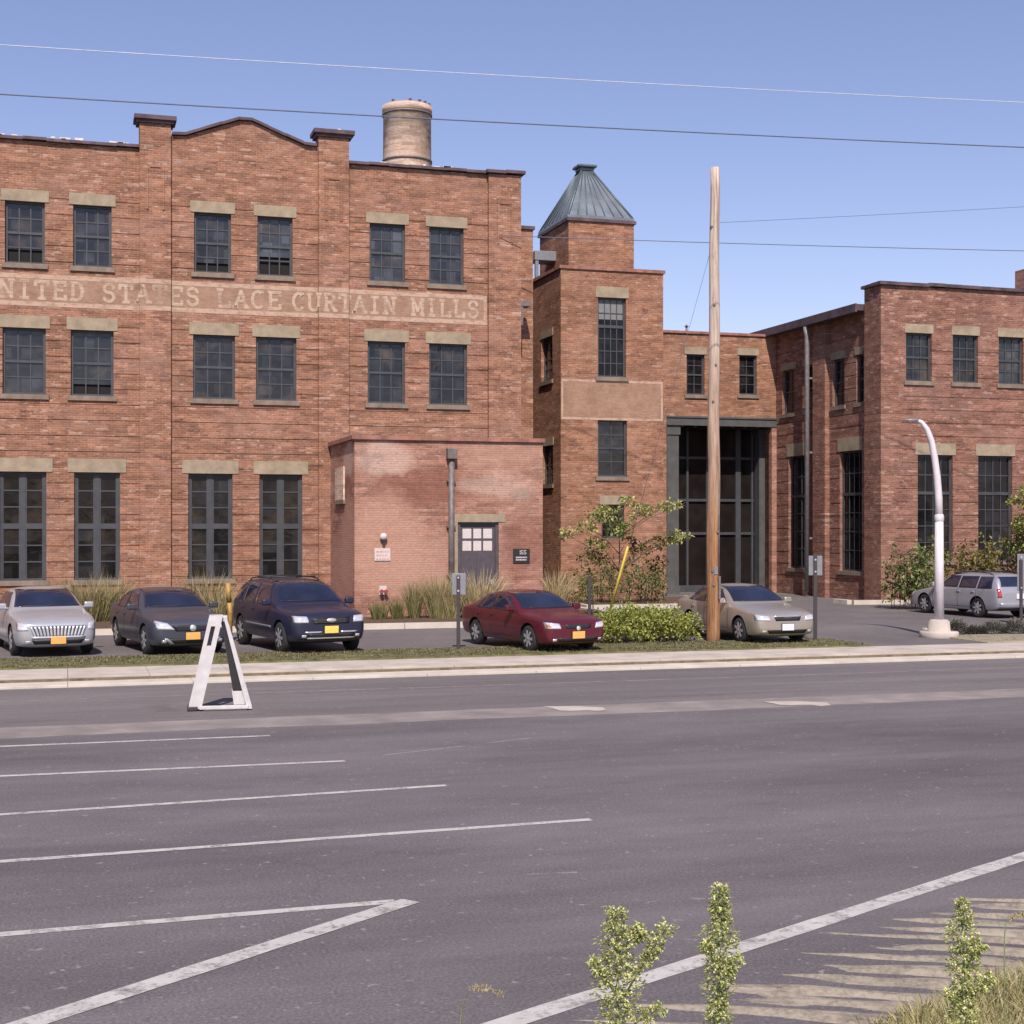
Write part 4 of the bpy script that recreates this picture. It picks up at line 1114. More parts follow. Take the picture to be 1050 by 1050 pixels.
def shrub(px, Y, w, h, label, seed, mat='leaf_shrub', hue=.5, n=110, size=.12):
    p = atY(px, 600, Y)
    return bushy('shrub', (p.x, Y, .08), (w / 2, w / 2.4, h), n, M[mat], size, label, 'shrub', 'shrubs in the planting beds', seed, hue, 6, False)
shrub(590, 51.2, 1.6, 1.1, 'leafy shrub at the left foot of the tower', 31, hue=.55)
shrub(612, 52.6, 1.4, 1.5, 'shrub in front of the low tower window', 32, hue=.45)
shrub(648, 51.5, 2.4, 1.6, 'broad shrub behind the yellow guy guard', 33, hue=.5, n=190)
shrub(668, 52.8, 1.2, 1.2, 'small shrub at the right foot of the tower', 34, hue=.4)
shrub(932, 46.6, 1.9, 1.9, 'dark green shrub at the right wing corner', 35, hue=.35, n=190, size=.16)
shrub(943, 46.0, 1.6, 1.7, 'lighter shrub just left of the street lamp', 36, hue=.7, n=130, size=.16)
shrub(953, 48.2, 1.5, 2.3, 'upright shrub directly behind the street lamp', 37, hue=.6, n=120, size=.16)
shrub(983, 47.6, 1.9, 2.0, 'rust tinged shrub behind the wagon roof', 38, mat='leaf_bronze', hue=.6, n=120, size=.16)
shrub(1003, 47.6, 1.7, 2.1, 'bronze shrub behind the wagon rear window', 39, mat='leaf_bronze', hue=.5, n=120, size=.16)
shrub(1022, 48.0, 1.9, 2.4, 'tall bronze shrub under the leafy tree', 40, mat='leaf_bronze', hue=.7, n=120, size=.16)
shrub(1052, 48.0, 2.2, 2.2, 'bronze shrub at the right edge of the photo', 41, mat='leaf_bronze', hue=.6, n=120, size=.16)
# low dry mounds beside the lamp
for i, (px, w, h, lb) in enumerate(((981, .62, .42, 'dry grey mound plant nearest the street lamp, round and tall'), (1001, .55, .24, 'flattest of the dry mound plants by the lamp'), (1019, .8, .36, 'wide straggly mound plant between two round ones'), (1041, .72, .42, 'round grey mound plant rightmost beside the lamp'))):
    p = G(px, 650.5); r = random.Random(50 + i)
    bm = bmesh.new(); lay = huelayer(bm)
    for k in range(1100):
        v = rv(r); v.normalize(); v.z = abs(v.z)
        q = Vector((v.x * w / 2, v.y * w / 2, v.z * h)) * r.uniform(.55, 1.05)
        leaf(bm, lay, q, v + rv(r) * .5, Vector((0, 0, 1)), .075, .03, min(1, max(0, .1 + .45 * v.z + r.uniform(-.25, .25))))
    o = obj('mound_plant', bm, M['mound']); o.location = (p.x, p.y, .0); tag(o, lb, 'mound plant', 'dry mound plants by the lamp')

# trees
def limb(bm, p, d, ln, rad, r, steps=4, droop=0.0, tips=None):
    pts = [Vector(p)]; d = Vector(d).normalized()
    for k in range(steps):
        d = (d + rv(r) * .18 + Vector((0, 0, -droop))).normalized(); pts.append(pts[-1] + d * ln / steps)
    tube(bm, pts, [rad * (1 - .8 * k / steps) for k in range(steps + 1)], 6)
    return pts
def sapling(name, loc, h, spots, label, seed, mats, size, trunk_r=.05):
    """spots: leaf clusters (x, y, z, radius, count, hue) around the trunk; every cluster hangs on a limb"""
    r = random.Random(seed); t = thing(name, label, 'tree', loc)
    bm = bmesh.new()
    tp = limb(bm, (0, 0, -.1), (.02, 0, 1), h, trunk_r, r, 7)
    for (x, y, z_, rad, n, hue, mi) in spots:
        b = min(tp, key=lambda q: abs(q.z - max(.3, z_ - .55 - .3 * abs(x))))
        m = (b + Vector((x, y, z_))) / 2 + Vector((0, 0, .1))
        tube(bm, [b, m, Vector((x, y, z_)), Vector((x, y, z_)) + (Vector((x, y, z_)) - m) * .4], [trunk_r * .5, trunk_r * .33, trunk_r * .2, .005], 5)
    obj('trunk', bm, M['bark'], t)
    by = {}
    for s in spots: by.setdefault(s[6], []).append(s)
    for mi, lst in by.items():
        bm = bmesh.new(); lay = huelayer(bm)
        for (x, y, z_, rad, n, hue, _) in lst:
            for k in range(max(1, n // 9)):
                v = rv(r)
                clump(bm, lay, (x + v.x * rad, y + v.y * rad, z_ + v.z * rad * .62), (rad * .28, rad * .28, rad * .2), 9, size, r, hue)
        obj('crown', bm, M[mats[mi]], t)
    return t
tl = atY(637, 540, 43.5)
def tp_(px, py): q = atY(px, py, 43.5); return q.x - tl.x, q.z
spots = []
rr = random.Random(77)
for (px, py, rad, n, hue, mi) in ((586, 548, .32, 60, .75, 0), (600, 540, .36, 80, .65, 0), (612, 528, .40, 110, .55, 0), (626, 527, .50, 170, .6, 0), (628, 542, .42, 130, .4, 0), (612, 558, .38, 90, .5, 0), (603, 572, .36, 80, .4, 1), (617, 572, .32, 80, .4, 1),
                              (650, 525, .40, 80, .8, 0), (664, 522, .36, 80, .85, 0), (685, 519, .34, 70, .75, 0), (700, 519, .22, 40, .85, 0), (686, 549, .36, 90, .75, 0), (699, 552, .26, 60, .85, 0), (668, 556, .42, 110, .3, 1), (660, 566, .38, 110, .35, 1), (675, 578, .34, 80, .35, 1), (652, 552, .3, 50, .5, 1), (640, 515, .3, 60, .7, 0)):
    x, z_ = tp_(px, py); spots.append((x, rr.uniform(-.7, .7), z_, rad, int(n * 1.5), hue, mi))
sapling('young_tree', (tl.x, 43.5, 0), 3.9, spots, 'thin young tree with sparse green and bronze leaves before the tower', 3, ('leaf_tree', 'leaf_bronze'), .135, .032)
tr = atY(1052, 540, 46.5)
spots = []
for k in range(46):
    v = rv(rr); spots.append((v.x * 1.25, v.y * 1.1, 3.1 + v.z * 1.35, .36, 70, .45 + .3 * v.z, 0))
sapling('leafy_tree', (tr.x, 46.5, .1), 4.0, spots, 'dense leafy tree at the right edge beside the parked wagon', 4, ('leaf_tree', 'leaf_tree'), .14, .07)

# ================================================================== VEHICLES
SEDAN = dict(L=4.70, W=1.80, st=[
 (2.35, .64, .38, .64, .665, .82, .675, .50, .68), (2.29, .78, .24, .71, .745, .86, .755, .55, .765), (2.12, .855, .19, .765, .805, .87, .825, .55, .84),
 (1.72, .89, .18, .82, .865, .88, .895, .60, .905), (1.28, .90, .18, .865, .91, .88, .945, .60, .96), (1.02, .90, .18, .885, .93, .88, .97, .60, .985),
 (.64, .90, .18, .895, 1.14, .81, 1.185, .55, 1.20), (.18, .90, .18, .905, 1.345, .74, 1.405, .50, 1.42), (-.45, .90, .18, .92, 1.37, .73, 1.435, .50, 1.45),
 (-1.0, .90, .18, .94, 1.325, .73, 1.385, .5, 1.40), (-1.42, .90, .19, .95, 1.14, .78, 1.185, .55, 1.195), (-1.78, .89, .21, .96, 1.01, .87, 1.04, .6, 1.05),
 (-2.12, .86, .24, .94, .985, .87, 1.015, .6, 1.02), (-2.28, .79, .32, .89, .93, .87, .955, .6, .96), (-2.35, .67, .44, .80, .84, .82, .86, .5, .865)],
 wf=1.42, wb=-1.33, r=.325, cowl=.985, roof=1.45, hx=.18, cx=1.02, rx=-1.0, dx=-1.78, roofr=1.40, deck=1.045)
SUV = dict(L=4.75, W=1.88, st=[
 (2.375, .68, .46, .74, .765, .84, .775, .5, .775), (2.31, .82, .30, .84, .875, .87, .895, .55, .905), (2.10, .885, .25, .90, .945, .88, .975, .6, .985),
 (1.65, .925, .24, .95, 1.0, .9, 1.04, .6, 1.05), (1.28, .94, .24, .985, 1.03, .89, 1.075, .6, 1.09), (1.12, .94, .24, 1.0, 1.05, .88, 1.095, .6, 1.115),
 (.82, .94, .24, 1.01, 1.27, .82, 1.31, .55, 1.33), (.42, .94, .24, 1.02, 1.53, .76, 1.60, .5, 1.62), (-.3, .94, .24, 1.03, 1.575, .76, 1.645, .5, 1.665),
 (-1.35, .94, .25, 1.04, 1.56, .75, 1.63, .5, 1.65), (-1.92, .92, .27, 1.05, 1.50, .74, 1.57, .5, 1.59), (-2.16, .88, .31, 1.04, 1.24, .82, 1.29, .55, 1.30),
 (-2.30, .82, .36, .97, 1.03, .87, 1.05, .55, 1.06), (-2.36, .70, .48, .86, .90, .8, .92, .5, .92)],
 wf=1.47, wb=-1.38, r=.36, cowl=1.115, roof=1.665, hx=.42, cx=1.12, rx=-1.92, dx=-2.3, roofr=1.59, deck=1.06)
WAGON = dict(L=4.71, W=1.80, st=[
 (2.355, .64, .42, .60, .63, .8, .64, .5, .645), (2.29, .78, .28, .68, .71, .85, .725, .55, .74), (2.08, .85, .22, .73, .765, .86, .80, .55, .82),
 (1.70, .89, .20, .79, .835, .87, .88, .6, .895), (1.30, .90, .20, .85, .89, .87, .94, .6, .955), (1.05, .90, .20, .89, .93, .87, .975, .6, .99),
 (.70, .90, .20, .91, 1.15, .81, 1.195, .55, 1.215), (.28, .90, .20, .93, 1.385, .74, 1.45, .5, 1.47), (-.4, .90, .20, .94, 1.42, .74, 1.49, .5, 1.51),
 (-1.4, .90, .21, .95, 1.42, .74, 1.49, .5, 1.505), (-1.98, .895, .23, .96, 1.38, .74, 1.45, .5, 1.465), (-2.14, .88, .27, .96, 1.18, .83, 1.22, .6, 1.23),
 (-2.27, .85, .32, .94, .98, .88, 1.0, .6, 1.01), (-2.35, .74, .42, .84, .87, .84, .89, .5, .89)],
 wf=1.43, wb=-1.32, r=.335, cowl=.99, roof=1.51, hx=.28, cx=1.05, rx=-1.98, dx=-2.27, roofr=1.465, deck=1.01)

def car_body(sp, sx=1, sw=1, sz=1):
    rings = []
    bm = bmesh.new(); cl = bm.edges.layers.float.new('crease_edge')
    for (x, w, zb, zs, z6, a6, z7, a7, zt) in sp['st']:
        half = [(0, zb), (.70 * w, zb), (.93 * w, zb + .05), (.985 * w, zb + .30 * (zs - zb)), (1.0 * w, zb + .66 * (zs - zb)), (.965 * w, zs), (a6 * w, z6), (a7 * w, z7), (0, zt)]
        full = [(x * sx, y * sw, z * sz) for y, z in half] + [(x * sx, -y * sw, z * sz) for y, z in half[-2:0:-1]]
        rings.append([bm.verts.new(p) for p in full])
    n = len(rings[0])
    for a, b in zip(rings[:-1], rings[1:]):
        for k in range(n):
            bm.faces.new((a[k], a[(k + 1) % n], b[(k + 1) % n], b[k]))
        for k, c_ in ((5, .5), (n - 5, .5), (6, .35), (n - 6, .35), (2, .5), (n - 2, .5), (3, .25), (n - 3, .25)):
            bm.edges.get((a[k], b[k]))[cl] = c_
    for rg in (rings[0], rings[-1]):
        # end cap as strips so that it stays smooth
        m = n // 2
        for k in range(m):
            vs = [rg[k], rg[k + 1], rg[n - 1 - k], rg[(n - k) % n]]
            u = []
            for v in vs:
                if v not in u: u.append(v)
            if len(u) > 2: bm.faces.new(u)
    bmesh.ops.recalc_face_normals(bm, faces=bm.faces)
    return bm

def evaluated(o):
    dg = bpy.context.evaluated_depsgraph_get(); ev = o.evaluated_get(dg)
    return bpy.data.meshes.new_from_object(ev)

def make_car(name, label, cat, sp, paint, loc, heading, sx=1, sw=1, sz=1, plate='plate_gold', grille='slat', rear_plate=False, rack=False, group='cars parked in the mill yard', opts=()):
    t = thing(name, label, cat, loc, math.atan2(heading[1], heading[0]), group)
    L, Wd = sp['L'] * sx, sp['W'] * sw
    bm = car_body(sp, sx, sw, sz)
    me = bpy.data.meshes.new('body'); bm.to_mesh(me); bm.free()
    tmp = link(bpy.data.objects.new('tmp', me))
    md = tmp.modifiers.new('s', 'SUBSURF'); md.levels = 2; md.render_levels = 2
    # crisp the shoulder line a little
    smooth = evaluated(tmp); tmp.modifiers.clear(); tmp.data = smooth
    bvh_bm = bmesh.new(); bvh_bm.from_mesh(smooth); bvh = BVHTree.FromBMesh(bvh_bm)
    smooth.materials.clear(); smooth.materials.append(paint); smooth.materials.append(M['black_trim'])
    r = sp['r'] * sz
    wx = (sp['wf'] * sx, sp['wb'] * sx)
    bc = bmesh.new()
    for x in wx:
        for s in (-1, 1):
            lathe(bc, [(r + .06, s * (Wd / 2 - .34)), (r + .06, s * (Wd / 2 + .2))], 36, 'y', (x, 0, r))
    bmesh.ops.recalc_face_normals(bc, faces=bc.faces)
    cm_ = bpy.data.meshes.new('cut'); bc.to_mesh(cm_); bc.free()
    cm_.materials.append(paint); cm_.materials.append(M['black_trim'])
    for p in cm_.polygons: p.material_index = 1
    cut = link(bpy.data.objects.new('cut', cm_))
    b = tmp.modifiers.new('b', 'BOOLEAN'); b.operation = 'DIFFERENCE'; b.object = cut; b.solver = 'EXACT'
    try: b.material_mode = 'TRANSFER'
    except Exception: pass
    fin = evaluated(tmp)
    bpy.data.objects.remove(cut); bpy.data.objects.remove(tmp)
    for p in fin.polygons: p.use_smooth = True
    try: fin.set_sharp_from_angle(angle=R(38))
    except Exception: pass
    body = link(bpy.data.objects.new('body', fin)); body.parent = t
    def cast(o, d):
        h = bvh.ray_cast(Vector(o), Vector(d)); return h[0], h[1]
    def patch(nm, mat, side, c4, lift=.007, nu=10, nv=6, parent=None, name_bm=None):
        """a panel that lies on the bodywork; c4 = four corners (a,z): a is y for front/rear, x for the flanks"""
        bm = name_bm or bmesh.new()
        grid = []
        for j in range(nv + 1):
            row = []
            for i in range(nu + 1):
                u, v = i / nu, j / nv
                a = (c4[0][0] * (1 - u) + c4[1][0] * u) * (1 - v) + (c4[3][0] * (1 - u) + c4[2][0] * u) * v
                z = (c4[0][1] * (1 - u) + c4[1][1] * u) * (1 - v) + (c4[3][1] * (1 - u) + c4[2][1] * u) * v
                if side == 'f': o, d = (6, a, z), (-1, 0, 0)
                elif side == 'b': o, d = (-6, a, z), (1, 0, 0)
                elif side == 'l': o, d = (a, 4, z), (0, -1, 0)
                else: o, d = (a, -4, z), (0, 1, 0)
                h, nn = cast(o, d)
                row.append((h, nn))
            grid.append(row)
        if any(h is None for rw in grid for h, _ in rw): 
            if not name_bm: bm.free()
            return None
        V = [[bm.verts.new(h + nn * lift) for h, nn in rw] for rw in grid]
        B = [[bm.verts.new(h - nn * .012) if (j in (0, nv) or i in (0, nu)) else None for i, (h, nn) in enumerate(rw)] for j, rw in enumerate(grid)]
        for j in range(nv):
            for i in range(nu):
                f = bm.faces.new((V[j][i], V[j][i + 1], V[j + 1][i + 1], V[j + 1][i])); f.smooth = True
        for i in range(nu):
            bm.faces.new((V[0][i], B[0][i], B[0][i + 1], V[0][i + 1])); bm.faces.new((V[nv][i], V[nv][i + 1], B[nv][i + 1], B[nv][i]))
        for j in range(nv):
            bm.faces.new((V[j][0], V[j + 1][0], B[j + 1][0], B[j][0])); bm.faces.new((V[j][nu], B[j][nu], B[j + 1][nu], V[j + 1][nu]))
        if name_bm: return True
        return obj(nm, bm, mat, parent or t)
    S = lambda lst: [(a * sw, z * sz) for a, z in lst]         # front / rear corners
    Q = lambda lst: [(a * sx, z * sz) for a, z in lst]         # flank corners
    cw, rf = sp['cowl'], sp['roof']; hw = sp['W'] / 2
    # windscreen, rear window
    patch('windscreen', M['car_glass'], 'f', S([(-hw * .80, cw + .035), (hw * .80, cw + .035), (hw * .64, rf - .075), (-hw * .64, rf - .075)]), .014, 24, 14)
    rr_, dk = sp['roofr'], sp['deck']
    patch('rear_window', M['car_glass'], 'b', S([(-hw * .74, dk + (.06 if sp is SEDAN else .05)), (hw * .74, dk + (.06 if sp is SEDAN else .05)), (hw * .62, rr_ - .09), (-hw * .62, rr_ - .09)]), .014, 24, 14)
    belt = sp['st'][8][3] + .035; top = rf - .125
    hx, cx, rx, dx_ = sp['hx'], sp['cx'], sp['rx'], sp['dx']
    if sp is SEDAN: wins = [((.74, -.42), (.16, -.42)), ((-.49, -1.10), (-.49, -.92)), ]
    else: wins = [((cx - .34, -.30), (hx - .06, -.30)), ((-.37, -1.22), (-.37, -1.22)), ((-1.29, -2.0), (-1.29, -1.86))]
    for s in ('l', 'r'):
        for (b0, b1), (t0, t1) in wins:
            patch('side_window', M['car_glass'], s, Q([(b0, belt), (b1, belt + .01), (t1, top), (t0, top - .01)]), .008, 14, 10)
        if sp is SEDAN:
            patch('side_window', M['car_glass'], s, Q([(-1.15, belt + .01), (-1.45, belt + .03), (-1.10, top - .10), (-.98, top - .03)]), .005, 5, 5)
        # door shut lines, handles, sill
        bm = bmesh.new(); zlo = .34
        for xx in ((.86 if sp is SEDAN else .95), (-.455 if sp is SEDAN else -.335), (-1.18 if sp is SEDAN else -1.25)):
            patch('', None, s, Q([(xx - .007, zlo), (xx + .007, zlo), (xx + .007, belt - .03), (xx - .007, belt - .03)]), .0025, 1, 8, None, bm)
        patch('', None, s, Q([(.86, zlo), (-1.0, zlo), (-1.0, zlo + .012), (.86, zlo + .012)]), .0025, 10, 1, None, bm)
        obj('door_seam', bm, M['black_trim'], t)
        for xx in (-.30, -1.02):
            patch('door_handle', paint if 'chrome_handle' not in opts else M['chrome'], s, Q([(xx, belt - .14), (xx - .17, belt - .14), (xx - .17, belt - .105), (xx, belt - .105)]), .025, 4, 2)
        if 'moulding' in opts:
            patch('side_moulding', M['black_trim'] if sp is not SUV else M['plate_back'], s, Q([(.95, .56), (-.93, .56), (-.93, .605), (.95, .605)]), .012, 12, 2)
        y = (Wd / 2 + .07) * (1 if s == 'l' else -1); bm = bmesh.new()
        bevbox(bm, -.06, .07, -.11, .11, -.07, .08, .035); box(bm, -.03, .03, -.17 if y > 0 else .05, -.05 if y > 0 else .17, -.055, -.02)
        mr = obj('side_mirror', bm, paint, t); mr.location = ((hx + .47) * sx, y, (belt + .07) * sz)
    # front
    zn = sp['st'][1][3]
    if grille == 'wide':      # broad bright grille with upright bars
        patch('grille', M['black_trim'], 'f', S([(-.52, .43), (.52, .43), (.60, .67), (-.60, .67)]), .004, 10, 5)
        bm = bmesh.new()
        for k in range(15):
            a = -.54 + 1.08 * k / 14
            patch('', None, 'f', S([(a * .9 - .028, .435), (a * .9 + .028, .435), (a * 1.06 + .028, .665), (a * 1.06 - .028, .665)]), .018, 1, 5, None, bm)
        patch('', None, 'f', S([(-.56, .405), (.56, .405), (.58, .45), (-.58, .45)]), .02, 10, 1, None, bm)
        obj('grille_bar', bm, M['chrome'], t)
    elif grille == 'badge':
        patch('grille', M['black_trim'], 'f', S([(-.38, .55), (.38, .55), (.46, .68), (-.46, .68)]), .005, 8, 4)
        bm = bmesh.new(); h, nn = cast((6, 0, .615 * sz), (-1, 0, 0)); lathe(bm, [(.0, .014), (.07, .012), (.08, .0)], 16, 'y')
        bm.transform(Matrix.Rotation(R(-90), 4, 'Z')); e_ = obj('badge', bm, M['chrome'], t); e_.location = h + Vector((.012, 0, 0))
    elif grille == 'oval':
        patch('grille', M['black_trim'], 'f', S([(-.40, .70), (.40, .70), (.47, .86), (-.47, .86)]), .005, 8, 4)
        bm = bmesh.new(); h, nn = cast((6, 0, .78 * sz), (-1, 0, 0)); lathe(bm, [(.0, .015), (.075, .012), (.085, .0)], 16, 'y')
        bm.transform(Matrix.Rotation(R(-90), 4, 'Z')); bm.transform(Matrix.Diagonal((1, 1.5, .62, 1))); e_ = obj('badge', bm, M['chrome'], t); e_.location = h + Vector((.012, 0, 0))
        bm = bmesh.new()
        for z_ in (.73, .83): patch('', None, 'f', S([(-.42, z_ - .012), (.42, z_ - .012), (.42, z_ + .012), (-.42, z_ + .012)]), .012, 8, 1, None, bm)
        obj('grille_bar', bm, M['black_trim'], t)
    else:
        zc = .645 if sp is not SUV else .74
        patch('grille', M['black_trim'], 'f', S([(-.33, zc - .05), (.33, zc - .05), (.38, zc + .055), (-.38, zc + .055)]), .005, 8, 3)
        if grille == 'chrome':
            bm = bmesh.new()
            patch('', None, 'f', S([(-.38, zc + .05), (.38, zc + .05), (.40, zc + .075), (-.40, zc + .075)]), .014, 8, 1, None, bm); obj('grille_bar', bm, M['chrome'], t)
        else:
            bm = bmesh.new(); h, nn = cast((6, 0, .60 * sz), (-1, 0, 0)); lathe(bm, [(.0, .012), (.05, .01), (.06, .0)], 14, 'y')
            bm.transform(Matrix.Rotation(R(-90), 4, 'Z')); e_ = obj('badge', bm, M['chrome'], t); e_.location = h + Vector((.01, 0, 0))
    zl = .67 if sp is not SUV else .80
    for s in (-1, 1):
        c4 = [(s * .47, zl - .075), (s * .82, zl - .06), (s * .82, zl + .085), (s * .52, zl + .05)] if sp is not SUV else [(s * .52, zl - .07), (s * .84, zl - .07), (s * .84, zl + .085), (s * .55, zl + .07)]
        if grille == 'badge': c4 = [(s * .40, zl - .09), (s * .80, zl - .07), (s * .82, zl + .12), (s * .56, zl + .06)]
        if grille == 'wide': c4 = [(s * .63, zl - .09), (s * .84, zl - .10), (s * .84, zl + .08), (s * .66, zl + .06)]
        hl = patch('headlight', M['lens'], 'f', S(c4), .006, 8, 5)
        if hl and 'amber' in opts: patch('indicator', M['amber'], 'f', S([(s * .72, zl - .03), (s * .80, zl - .03), (s * .80, zl + .04), (s * .73, zl + .03)]), .012, 3, 3, hl)
        patch('fog_lamp', M['lens'], 'f', S([(s * .58, .30 + (.1 if sp is SUV else 0)), (s * .68, .30 + (.1 if sp is SUV else 0)), (s * .68, .36 + (.1 if sp is SUV else 0)), (s * .58, .36 + (.1 if sp is SUV else 0))]), .006, 3, 3)
        zt = .74 if sp is SEDAN else .84
        wt_ = [(s * .46, zt - .02), (s * .80, zt - .02), (s * .80, zt + .10), (s * .46, zt + .10)] if sp is SEDAN else [(s * .70, .70), (s * .83, .70), (s * .82, .98), (s * .74, 1.0)]
        patch('tail_light', M['tail_red'], 'b', S(wt_), .007, 5, 6)
    zi = .33 if sp is not SUV else .44
    patch('lower_intake', M['black_trim'], 'f', S([(-.50, zi - .05), (.50, zi - .05), (.56, zi + .045), (-.56, zi + .045)]), .004, 10, 3)
    if 'chrome_bumper' in opts:
        bm = bmesh.new()
        patch('', None, 'f', S([(-.55, zi - .07), (.55, zi - .07), (.56, zi - .045), (-.56, zi - .045)]), .012, 10, 1, None, bm); patch('', None, 'f', S([(-.60, zi + .06), (-.22, zi + .06), (-.22, zi + .095), (-.62, zi + .095)]), .012, 6, 1, None, bm); patch('', None, 'f', S([(.22, zi + .06), (.60, zi + .06), (.62, zi + .095), (.22, zi + .095)]), .012, 6, 1, None, bm)
        obj('bumper_trim', bm, M['chrome'], t)
    if 'lower_trim' in opts:
        for s in (-1, 1):
            patch('bumper_trim', M['paint_silver'], 'f', S([(s * .40, .27), (s * .50, .27), (s * .64, .40), (s * .56, .40)]), .012, 3, 4)
    zp = .44 if sp is not SUV else .57
    if grille == 'wide': zp = .36
    h, nn = cast((6, 0, zp * sz), (-1, 0, 0))
    if h and plate:
        bm = bmesh.new(); bevbox(bm, -.012, .012, -.17, .17, -.085, .085, .008); o = obj('number_plate', bm, M[plate], t); o.location = h + Vector((.02, 0, 0))
        bm = bmesh.new(); box(bm, -.006, -.002, -.185, .185, -.10, .10); fr_ = obj('plate_frame', bm, M['black_trim'], o)
    if rear_plate:
        h, nn = cast((-6, 0, .74 * sz), (1, 0, 0)); bm = bmesh.new(); bevbox(bm, -.012, .012, -.17, .17, -.085, .085, .008); o = obj('number_plate', bm, M['plate_white'], t); o.location = h + Vector((-.02, 0, 0))
        bm = bmesh.new(); patch('', None, 'b', S([(-.75, .36), (.75, .36), (.78, .52), (-.78, .52)]), .02, 12, 4, None, bm); obj('rear_bumper', bm, paint, t)
        bm = bmesh.new(); patch('', None, 'b', S([(-.74, .29), (.74, .29), (.76, .345), (-.76, .345)]), .015, 12, 2, None, bm); obj('bumper_trim', bm, M['black_trim'], t)
    # inside mirror and badge on the screen
    bm = bmesh.new()
    patch('', None, 'f', S([(.50, cw + .05), (.68, cw + .05), (.66, cw + .10), (.50, cw + .10)]), .009, 3, 2, None, bm); obj('windscreen_sticker', bm, M['white_pane'], t)
    patch('wiper', M['black_trim'], 'f', S([(-.55, cw + .045), (.1, cw + .04), (.1, cw + .052), (-.55, cw + .06)]), .016, 8, 1)
    if rack:
        for s in (-1, 1):
            bm = bmesh.new(); x0_, x1_ = .15 * sx, -1.75 * sx; y = s * hw * sw * .60
            pts_ = []
            for k in range(9):
                x = x0_ + (x1_ - x0_) * k / 8; hh, _ = cast((x, y, 4), (0, 0, -1)); pts_.append(hh + Vector((0, 0, .055 if 0 < k < 8 else .0)))
            tube(bm, pts_, .018, 6); obj('roof_rail', bm, M['black_trim'], t)
        for x in (-.2, -1.2):
            h0, _ = cast((x, 0, 4), (0, 0, -1)); bm = bmesh.new(); tube(bm, [(x, -hw * sw * .60, h0.z + .035), (x, 0, h0.z + .05), (x, hw * sw * .60, h0.z + .035)], .016, 6); obj('roof_bar', bm, M['black_trim'], t)
    # wheels
    for x in wx:
        for s in (-1, 1):
            w_ = bmesh.new(); hw_ = .105
            lathe(w_, [(r * .60, -hw_), (r * .9, -hw_ * 1.02), (r * .985, -hw_ * .75), (r, 0), (r * .985, hw_ * .75), (r * .9, hw_ * 1.02), (r * .60, hw_), (r * .56, hw_ * .3), (.02, hw_ * .28), (.02, -hw_ * .28), (r * .56, -hw_ * .3), (r * .60, -hw_)], 32, 'y')
            wh = obj('wheel', w_, M['tyre'], t); wh.location = (x, s * (Wd / 2 - .135), r)
            w_ = bmesh.new(); f_ = s * hw_
            lathe(w_, [(r * .61, f_ * .98), (r * .64, f_ * .98), (r * .64, f_ * .6), (r * .57, f_ * .4)], 32, 'y', (0, 0, 0), False)
            for k in range(7):
                a = 2 * math.pi * k / 7; ca, sa = math.cos(a), math.sin(a)
                tb = bmesh.new(); box(tb, .02, r * .62, -.012, .012, -.034, .034)
                merge(w_, tb, Matrix.Translation((0, f_ * .98, 0)) @ Matrix.Rotation(-a, 4, 'Y'))
            lathe(w_, [(.0, f_ * 1.12), (.045, f_ * 1.1), (.055, f_ * .5)], 16, 'y')
            obj('rim', w_, M['rim'], wh)
    bvh_bm.free()
    return t

FWD = Vector((SY, CY, 0)); RGT = Vector((CY, -SY, 0))
def face(deg):            # heading: 90 = straight at the viewer, 0 = to the photo's right
    return RGT * math.cos(R(deg)) - FWD * math.sin(R(deg))
def place(px_c, py_front, L, deg, back=.5):
    """centre of a car whose front bumper centre stands over the photo point (px, py)"""
    h = face(deg); p = G(px_c, py_front); return (p - h * L * back), h
def car_at(px_mid, depth, deg):
    """ground point of the car's middle at a distance along the view"""
    t_ = (px_mid - 525) / FPX; return FWD * depth + RGT * (t_ * depth), face(deg)

l, h = car_at(42, 35.6, 63)
make_car('sedan', 'silver sedan with a broad bright upright bar grille, leftmost of the parked cars', 'car', SEDAN, M['paint_silver'], l, h, 1.04, 1.05, 1.07, 'plate_gold', 'wide')
l, h = car_at(170, 35.9, 62)
make_car('sedan', 'dark slate sedan with a round chrome badge, parked behind the barricade', 'car', SEDAN, M['paint_slate'], l, h, 1.04, 1.04, 1.05, 'plate_gold', 'badge', opts=('lower_trim',))
l, h = car_at(303, 36.2, 62)
make_car('utility_vehicle', 'tall navy sport utility vehicle with roof rack and yellow number plate', 'car', SUV, M['paint_navy'], l, h, 1.05, 1.05, 1.04, 'plate_yellow', 'oval', rack=True, opts=('chrome_bumper', 'moulding'))
l, h = car_at(543.5, 36.4, 60.5)
make_car('sedan', 'dark maroon compact sedan parked in front of the annex', 'car', SEDAN, M['paint_maroon'], l, h, .97, .99, .99, 'plate_gold', 'slat', opts=('amber',))
l, h = car_at(761, 39.2, 71)
make_car('sedan', 'champagne coloured sedan parked behind the wooden pole', 'car', SEDAN, M['paint_champagne'], l, h, 1.04, 1.02, 1.02, 'plate_white', 'chrome')
l, h = car_at(997, 49.6, 145)
hd = -RGT * math.cos(R(68)) + FWD * math.sin(R(68))
make_car('station_wagon', 'silver station wagon seen from behind, parked beyond the street lamp', 'car', WAGON, M['paint_steel'], l, hd, 1.0, 1.02, .98, None, 'slat', rear_plate=True, rack=True)

